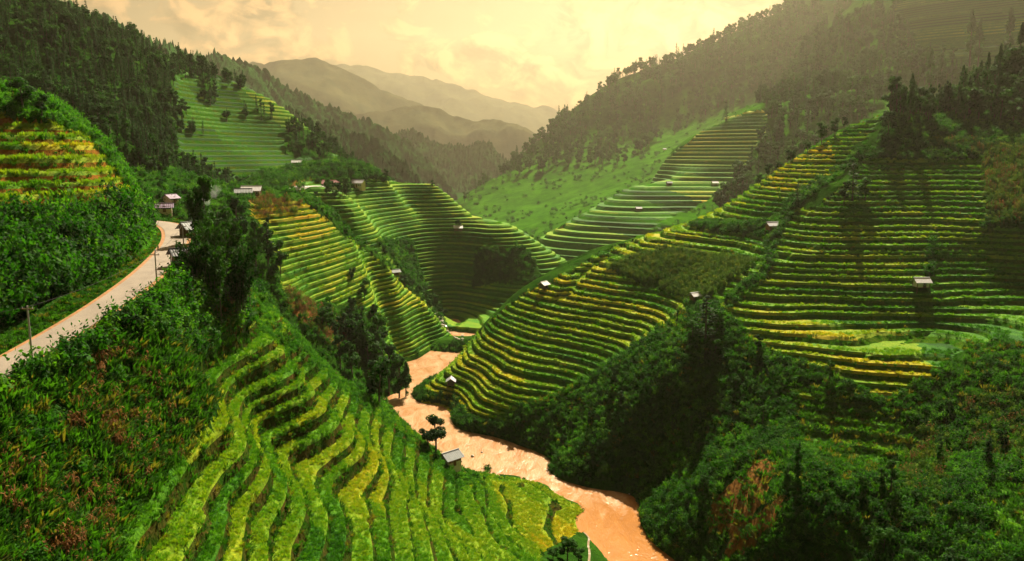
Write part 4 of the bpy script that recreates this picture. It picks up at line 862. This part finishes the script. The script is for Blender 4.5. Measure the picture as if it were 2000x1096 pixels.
# ------------------------------------------------------------------ huts and houses
M_TIN = simple_mat('tin_roof', (.36, .36, .40), .5, .15, 3); M_TINW = simple_mat('white_tin_roof', (.50, .50, .52), .5, .1, 3); M_GREY = simple_mat('grey_roof', (.19, .21, .22), .7, .25, 2)
M_PURP = simple_mat('mauve_roof', (.17, .11, .20), .7, .2, 2); M_RED = simple_mat('red_roof', (.26, .06, .06), .7, .2, 2); M_DARKR = simple_mat('dark_roof', (.05, .05, .06), .7, .3, 2)
M_WOOD = simple_mat('plank_wood', (.16, .085, .04), .9, .35, 2); M_WOODO = simple_mat('orange_plank', (.30, .13, .045), .9, .3, 2); M_WALL = simple_mat('cream_wall', (.62, .52, .36), .9, .15, 1); M_WHITEW = simple_mat('white_wall', (.68, .66, .60), .9, .12, 1); M_DARK = simple_mat('dark_opening', (.012, .011, .01), .9, .1)
M_GLASS = simple_mat('window_glass', (.03, .04, .05), .15, .1)
def roof_mb(w, d, h0, rise, over, corr=.45, th=.07):
    """gable roof, ridge along x, corrugated"""
    a = MB()
    n = max(6, int((w+2*over)/corr)); 
    for sy in (-1, 1):
        for i in range(n):
            x0 = -w/2-over+(w+2*over)*i/n; x1 = -w/2-over+(w+2*over)*(i+1)/n; xm = (x0+x1)/2
            e = d/2+over; ze = h0-rise*over/(d/2)
            for (xa, ka), (xb, kb) in (((x0, 0), (xm, .06)), ((xm, .06), (x1, 0))):
                a.face([(xa, sy*e, ze+ka), (xb, sy*e, ze+kb), (xb, 0, h0+rise+kb), (xa, 0, h0+rise+ka)]); a.face([(xa, sy*e, ze+ka-th), (xb, sy*e, ze+kb-th), (xb, 0, h0+rise+kb-th), (xa, 0, h0+rise+ka-th)])
                a.face([(xa, sy*e, ze+ka), (xb, sy*e, ze+kb), (xb, sy*e, ze+kb-th), (xa, sy*e, ze+ka-th)])
    return a
def place(e, loc, rz, sc): e.location = loc; e.rotation_euler = (0, 0, rz); e.scale = (sc, sc, sc)
def hut(label, loc, rz, w=4.2, d=3.4, roof=None, wall=None, floor=1.0, group=None):
    e = bpy.data.objects.new('field_hut', None); C.objects.link(e); place(e, loc, rz, 1); tag(e, label, 'hut', group)
    wm = wall or M_WOOD; H0 = floor+1.9
    for sx in (-1, 1):
        for sy in (-1, 1): m = MB(); m.box((sx*(w/2-.1)-.08, sy*(d/2-.1)-.08, -1.6), (sx*(w/2-.1)+.08, sy*(d/2-.1)+.08, H0), 0); m.build('post', [M_WOOD], e)
    m = MB(); m.box((-w/2, -d/2, floor-.12), (w/2, d/2, floor)); m.build('platform', [M_WOOD], e)
    m = MB(); t = .06; g = .25
    m.box((-w/2+.2, d/2-.3, floor), (w/2-.2, d/2-.3+t, H0)); m.box((-w/2+.2, -d/2+.3, floor), (-w/2+.2+t, d/2-.3, H0)); m.box((w/2-.2-t, -d/2+.3, floor), (w/2-.2, d/2-.3, H0))
    m.box((-w/2+.2, -d/2+.3-t, floor), (-.1, -d/2+.3, H0)); m.box((-.1, -d/2+.3-t, H0-.35), (w/2-.2, -d/2+.3, H0)); m.box((.95, -d/2+.3-t, floor), (w/2-.2, -d/2+.3, H0-.35))
    rise = d*.33
    for sx in (-1, 1):
        x = sx*(w/2-.23); m.face([(x, -d/2+.3, H0), (x, d/2-.3, H0), (x, 0, H0+rise-.15)])
    wl = m.build('wall', [wm], e)
    r_ = roof_mb(w, d, H0, rise, .55).build('roof', [roof or M_TIN], e)
    m = MB(); m.box((-w/2-.58, -.14, H0+rise+.03), (w/2+.58, .14, H0+rise+.12)); m.build('ridge_cap', [roof or M_TIN], r_)
    return e
def house(label, loc, rz, w=8, d=6, hgt=3, roof=None, wall=None, nwin=2):
    e = bpy.data.objects.new('house', None); C.objects.link(e); place(e, loc, rz, 1); tag(e, label, 'house')
    rise = d*.32; m = MB(); m.box((-w/2, -d/2, -2), (w/2, d/2, hgt))
    for sx in (-1, 1): x = sx*(w/2-.004); m.face([(x, -d/2, hgt), (x, d/2, hgt), (x, 0, hgt+rise)])
    m.build('wall', [wall or M_WALL], e)
    r_ = roof_mb(w, d, hgt+.05, rise, .7, .6).build('roof', [roof or M_TIN], e)
    m = MB(); m.box((-w/2-.72, -.16, hgt+rise+.08), (w/2+.72, .16, hgt+rise+.18)); m.build('ridge_cap', [roof or M_TIN], r_)
    m = MB(); m.box((-.5, -d/2-.06, 0), (.5, -d/2-.01, 2.1)); dr = m.build('door', [M_WOOD], e); m = MB(); m.box((.33, -d/2-.1, 1.0), (.4, -d/2-.062, 1.08)); m.build('handle', [M_TIN], dr)
    for i in range(nwin):
        for fx in (-1, 1):
            x = fx*w*(.30 if nwin == 1 else .2+.17*i); m = MB(); m.box((x-.45, -d/2-.05, 1.0), (x+.45, -d/2-.012, 2.0)); wn_ = m.build('window', [M_WHITEW], e); m = MB(); m.box((x-.36, -d/2-.07, 1.09), (x+.36, -d/2-.052, 1.91)); m.build('pane', [M_GLASS], wn_)
    return e
def at(u, v): p = hit(u, v); return (p.x, p.y, p.z)
for u, v, rz, w, d, rf, wl, lab in (
    (1508, 452, .25, 4.2, 3.2, M_TIN, M_WOODO, 'orange-walled hut with pale roof at the gully between the terraces'), (1798, 570, 0, 4.2, 3.4, M_TINW, M_WHITEW, 'stilted hut with broad white roof on the right terraces'), (1357, 590, .5, 3.0, 2.4, M_TINW, M_WOOD, 'small white-roofed hut under the pale maize field'),
    (1062, 566, .9, 3.6, 3.0, M_TINW, M_DARKR, 'hut perched on the terraced crest above the river'), (881, 754, 1.57, 3.6, 3.0, M_TIN, M_DARKR, 'dark hut with pale gable on the yellow terraces of the river nose'), (895, 452, .1, 5.0, 4, M_TINW, M_WOOD, 'pale-roofed hut on the mid-valley hill'),
    (1396, 362, .2, 6, 4.5, M_TINW, M_WHITEW, 'white hut at the edge of the hazy striped terraces'), (1307, 362, .2, 5, 4, M_GREY, M_WOOD, 'grey hut on the hazy striped spur'), (1247, 412, .2, 5, 4, M_TIN, M_WOOD, 'lowest pale hut on the hazy spur'), (1298, 294, .2, 5, 4, M_TIN, M_WOOD, 'topmost tiny hut on the hazy valley side'),
    (772, 540, .6, 4, 3, M_GREY, M_WOOD, 'dark hut on the crest of the spur above the river'), (580, 324, .1, 6, 4, M_TINW, M_WOOD, 'pale-roofed hut below the terraces of the left mountain'), (356, 522, .7, 3.2, 2.6, M_DARKR, M_WOOD, 'dark-roofed hut on the lower edge of the road bend')):
    try: hut(lab, at(u, v), rz, w, d, rf, wl, floor=(1.7 if u == 1798 else .7))
    except ValueError as ex: print('skip hut', ex)
for u, v, rz, w, d, hg, rf, wl, lab in (
    (880, 906, .75, 4.6, 3.8, 2.4, M_GREY, M_WHITEW, 'grey-roofed house on the near river bank'), (322, 414, .35, 4.6, 3.4, 1.9, M_PURP, M_WALL, 'mauve-roofed cream house at the end of the road'), (334, 396, 1.2, 3.8, 3.2, 1.9, M_PURP, M_WALL, 'second mauve-roofed house up behind the first'), (376, 462, .9, 4.2, 3.6, 2.2, M_GREY, M_WOOD, 'smoking grey house beside the road bend'),
    (492, 384, .1, 7, 5, 2.8, M_TINW, M_WOOD, 'white-roofed house by the distant road'), (476, 386, .3, 6, 4, 2.4, M_GREY, M_WHITEW, 'low grey house left of the white-roofed one'), (647, 369, .05, 9, 6, 3.4, M_RED, M_WHITEW, 'red-roofed house by the distant road'), (700, 366, -.3, 7, 5, 3, M_TIN, M_WALL, 'pale house on the hill right of the red roof')):
    try: house(lab, at(u, v), rz, w, d, hg, rf, wl); print(lab, at(u, v))
    except ValueError as ex: print('skip house', ex)

# ------------------------------------------------------------------ poles, wires, posts
M_POLE = simple_mat('concrete_pole', (.35, .34, .32), .85, .2, 2); M_WIRE = simple_mat('wire', (.02, .02, .02), .6, .1)
def pole(label, p, hgt):
    e = bpy.data.objects.new('utility_pole', None); C.objects.link(e); e.location = p; tag(e, label, 'pole')
    m = MB(); m.tube([(0, 0, -1), (0, 0, hgt)], [.15, .09], 8); m.build('shaft', [M_POLE], e)
    m = MB(); m.box((-.7, -.05, hgt-.45), (.7, .05, hgt-.33)); ca = m.build('crossarm', [M_WOOD], e)
    for x in (-.6, .6): m = MB(); m.tube([(x, 0, hgt-.33), (x, 0, hgt-.12)], [.05, .04], 6); m.build('insulator', [M_TINW], ca)
    return Vector(p)+Vector((0, 0, hgt-.12))
P1 = hit(64, 712); T1 = pole('tall thin utility pole on the lower road edge', P1, (712-592)*P1.y/FPX)
P2 = hit(345, 505); P2 = Vector((P2.x+1.5, P2.y, P2.z)); T2 = pole('utility pole at the road bend by the dark hut', P2, 6.5)
P3 = hit(275, 556); T3 = pole('short utility pole halfway along the road', Vector((P3.x+2.6, P3.y, drop(P3.x+2.6, P3.y))), 5.2)
def wire(a, b, sag, label):
    m = MB(); m.tube([a.lerp(b, t)-Vector((0, 0, sag*4*t*(1-t))) for t in np.linspace(0, 1, 16)], [.022]*16, 4); tag(m.build('power_wire', [M_WIRE]), label, 'wire')
wire(T1, T3, .7, 'wire between the tall roadside pole and the short one'); wire(T3, T2, .6, 'wire between the short pole and the one at the bend'); wire(T1, Vector((-75, 55, 84)), .8, 'wire running out of view from the tall roadside pole')
for i, (u, v) in enumerate(((309, 489), (304, 497))):
    p = hit(u, v); m = MB(); m.box((-.12, -.12, -.3), (.12, .12, 1.0)); o = m.build('marker_post', [M_TINW]); o.location = p; tag(o, ('upper' if i == 0 else 'lower')+' white marker post on the verge of the road bend', 'post')

# ------------------------------------------------------------------ far mountain ranges
def far_mat(name, a, b, sc):
    m, nt, out = new_mat(name); p = position(nt); n = nt.noise(sc, 6, p, .7)
    d = nt.add('ShaderNodeBsdfDiffuse', i={'Color': nt.mix(nt.ramp(n, [(.35, G(0)), (.65, G(1))]), a, b)}); nt.link(nt.add('ShaderNodeBump', i={'Strength': 1, 'Distance': 8, 'Height': n}).outputs[0], d.inputs['Normal']); nt.link(d.outputs[0], out.inputs[0]); return m
M_FAR = far_mat('far_forest', (.006, .032, .008), (.022, .080, .014), .03); M_VFAR = far_mat('far_rock', (.03, .04, .02), (.07, .07, .03), .008)
def far_range(name, crest, mat, amp, sc, seed, slope=.75, tree=0.0, cols=260, rows=46):
    if mat is M_FAR: rows = 120
    k = 1.5 if mat is M_FAR else 1.4; crest = [(u, v, D*k) for u, v, D in crest]; amp *= k; sc *= k; tree *= 1.4
    Q = np.array([pD(*q) for q in crest]); Q = resample(Q, np.linalg.norm(np.diff(Q, axis=0), axis=1).sum()/cols, 1)
    n = len(Q); W_ = max(Q[:, 2].max(), 120)/slope*1.05; off = np.sign(np.linspace(-1, 1, rows))*np.abs(np.linspace(-1, 1, rows))**1.6*W_
    Xg = Q[:, None, 0]+0*off[None]; Yg = Q[:, None, 1]+off[None]
    Rg = ridged(Xg/sc, Yg/sc, seed)-.45
    f = np.clip(np.abs(off)/W_*2.5, 0, 1)
    Zg = Q[:, None, 2]-slope*np.abs(off)[None]+amp*Rg*(.10+.9*f)[None]+amp*.22*fbm(Xg/(sc*.12), Yg/(sc*.12), seed+9, 3)
    if tree: Zg = Zg+tree*np.abs(fbm(Xg/9, Yg/9, seed+3, 2))
    V = np.stack([Xg, Yg, np.maximum(Zg, -12)], -1).reshape(-1, 3); i = np.arange(n*rows).reshape(n, rows)
    a, b, c, d = i[:-1, :-1], i[1:, :-1], i[1:, 1:], i[:-1, 1:]
    T = np.concatenate([np.stack([a, b, c], -1).reshape(-1, 3), np.stack([a, c, d], -1).reshape(-1, 3)])
    o = bpy.data.objects.new(name, mesh_from(name, V, T, [mat])); C.objects.link(o); o['kind'] = 'structure'; return o
far_range('mountain', [(40, 0, 760), (110, 5, 780), (170, 24, 800), (230, 45, 840), (270, 75, 880), (330, 92, 950), (380, 114, 1150), (440, 109, 1250), (500, 130, 1250), (560, 172, 1280), (650, 214, 1300), (720, 240, 1330), (790, 275, 1350), (850, 330, 1350), (900, 400, 1300)], M_FAR, 34, 130, 101, .7, 18, 620)
far_range('mountain', [(560, 215, 940), (630, 246, 960), (700, 268, 980), (750, 290, 980), (790, 325, 960), (830, 372, 930), (870, 430, 900)], M_FAR, 24, 80, 102, .7, 18, 360)
far_range('mountain', [(700, 310, 1700), (760, 272, 1700), (798, 254, 1700), (840, 279, 1700), (900, 292, 1720), (940, 279, 1720), (966, 290, 1720), (1000, 330, 1700), (1040, 370, 1650)], M_FAR, 30, 120, 103, .65, 24, 420)
far_range('mountain', [(930, 370, 2250), (1000, 312, 2300), (1060, 280, 2300), (1092, 249, 2300), (1140, 252, 2300), (1190, 250, 2300), (1260, 220, 2300), (1400, 180, 2300)], M_FAR, 40, 200, 104, .65, 26, 420)
far_range('mountain_range', [(300, 190, 3600), (420, 140, 3600), (480, 120, 3600), (530, 128, 3500), (570, 113, 3500), (640, 122, 3500), (700, 150, 3500), (760, 180, 3500), (830, 205, 3450), (880, 225, 3400), (960, 262, 3400), (1030, 300, 3300), (1100, 350, 3200)], M_VFAR, 110, 700, 105, .6)
far_range('mountain_range', [(620, 205, 2900), (720, 225, 2900), (790, 205, 2900), (850, 206, 2900), (900, 232, 2900), (960, 232, 2850), (1010, 240, 2800), (1060, 270, 2750), (1110, 320, 2700)], M_VFAR, 70, 500, 106, .6)
far_range('mountain_range', [(500, 150, 5600), (620, 130, 5600), (700, 127, 5600), (760, 140, 5600), (830, 150, 5600), (900, 168, 5500), (980, 192, 5500), (1050, 208, 5500), (1105, 218, 5500), (1125, 235, 5500), (1160, 262, 5500), (1260, 290, 5500)], M_VFAR, 150, 1000, 107, .6)
# ground sheet to the horizon
mb = MB()
for i in range(20):
    for j in range(20): x = -10000+i*1000; y = -600+j*480; mb.face([(x, y, -14), (x+1000, y, -14), (x+1000, y+480, -14), (x, y+480, -14)])
o = mb.build('ground', [M_FAR]); o['kind'] = 'structure'
# chimney smoke drifting off the house at the bend
m, nt, out = new_mat('smoke_puff'); n_ = nt.noise(.55, 4, position(nt), .6, .6); dn = nt.math('MULTIPLY', nt.ramp(n_, [(.42, G(0)), (.72, G(1))]), .16)
pv = nt.add('ShaderNodeVolumePrincipled', i={'Color': (.9, .92, .95, 1), 'Density': dn, 'Anisotropy': .2}); nt.link(pv.outputs[0], out.inputs['Volume'])
p = hit(376, 462); mb = MB(); mb.tube([(0, 0, 3.0), (.3, .2, 4.5), (1.2, .4, 6.5), (2.6, .8, 8.6), (4.4, 1.2, 10.2), (6.6, 1.6, 11.2)], [.3, .9, 1.5, 2.0, 2.0, .6], 12); b0 = len(mb.v)-72; mb.f.append(tuple(range(11, -1, -1))); mb.m.append(0)
o = mb.build('smoke', [m]); o.location = p; tag(o, 'thin white smoke rising from the house at the road bend', 'smoke', kind='stuff')
# ------------------------------------------------------------------ air
HAZE = 5.4e-5
m, nt, out = new_mat('haze_air'); pv = nt.add('ShaderNodeVolumePrincipled', i={'Color': (1.0, .92, .66, 1), 'Density': HAZE, 'Anisotropy': .7}); nt.link(pv.outputs[0], out.inputs['Volume'])
mb = MB(); mb.box((-10200, -900, -16), (10200, 9300, 1400)); o = mb.build('haze', [m]); tag(o, 'warm haze filling the valley air', 'haze', kind='stuff')
print('OBJECTS', len(bpy.data.objects))
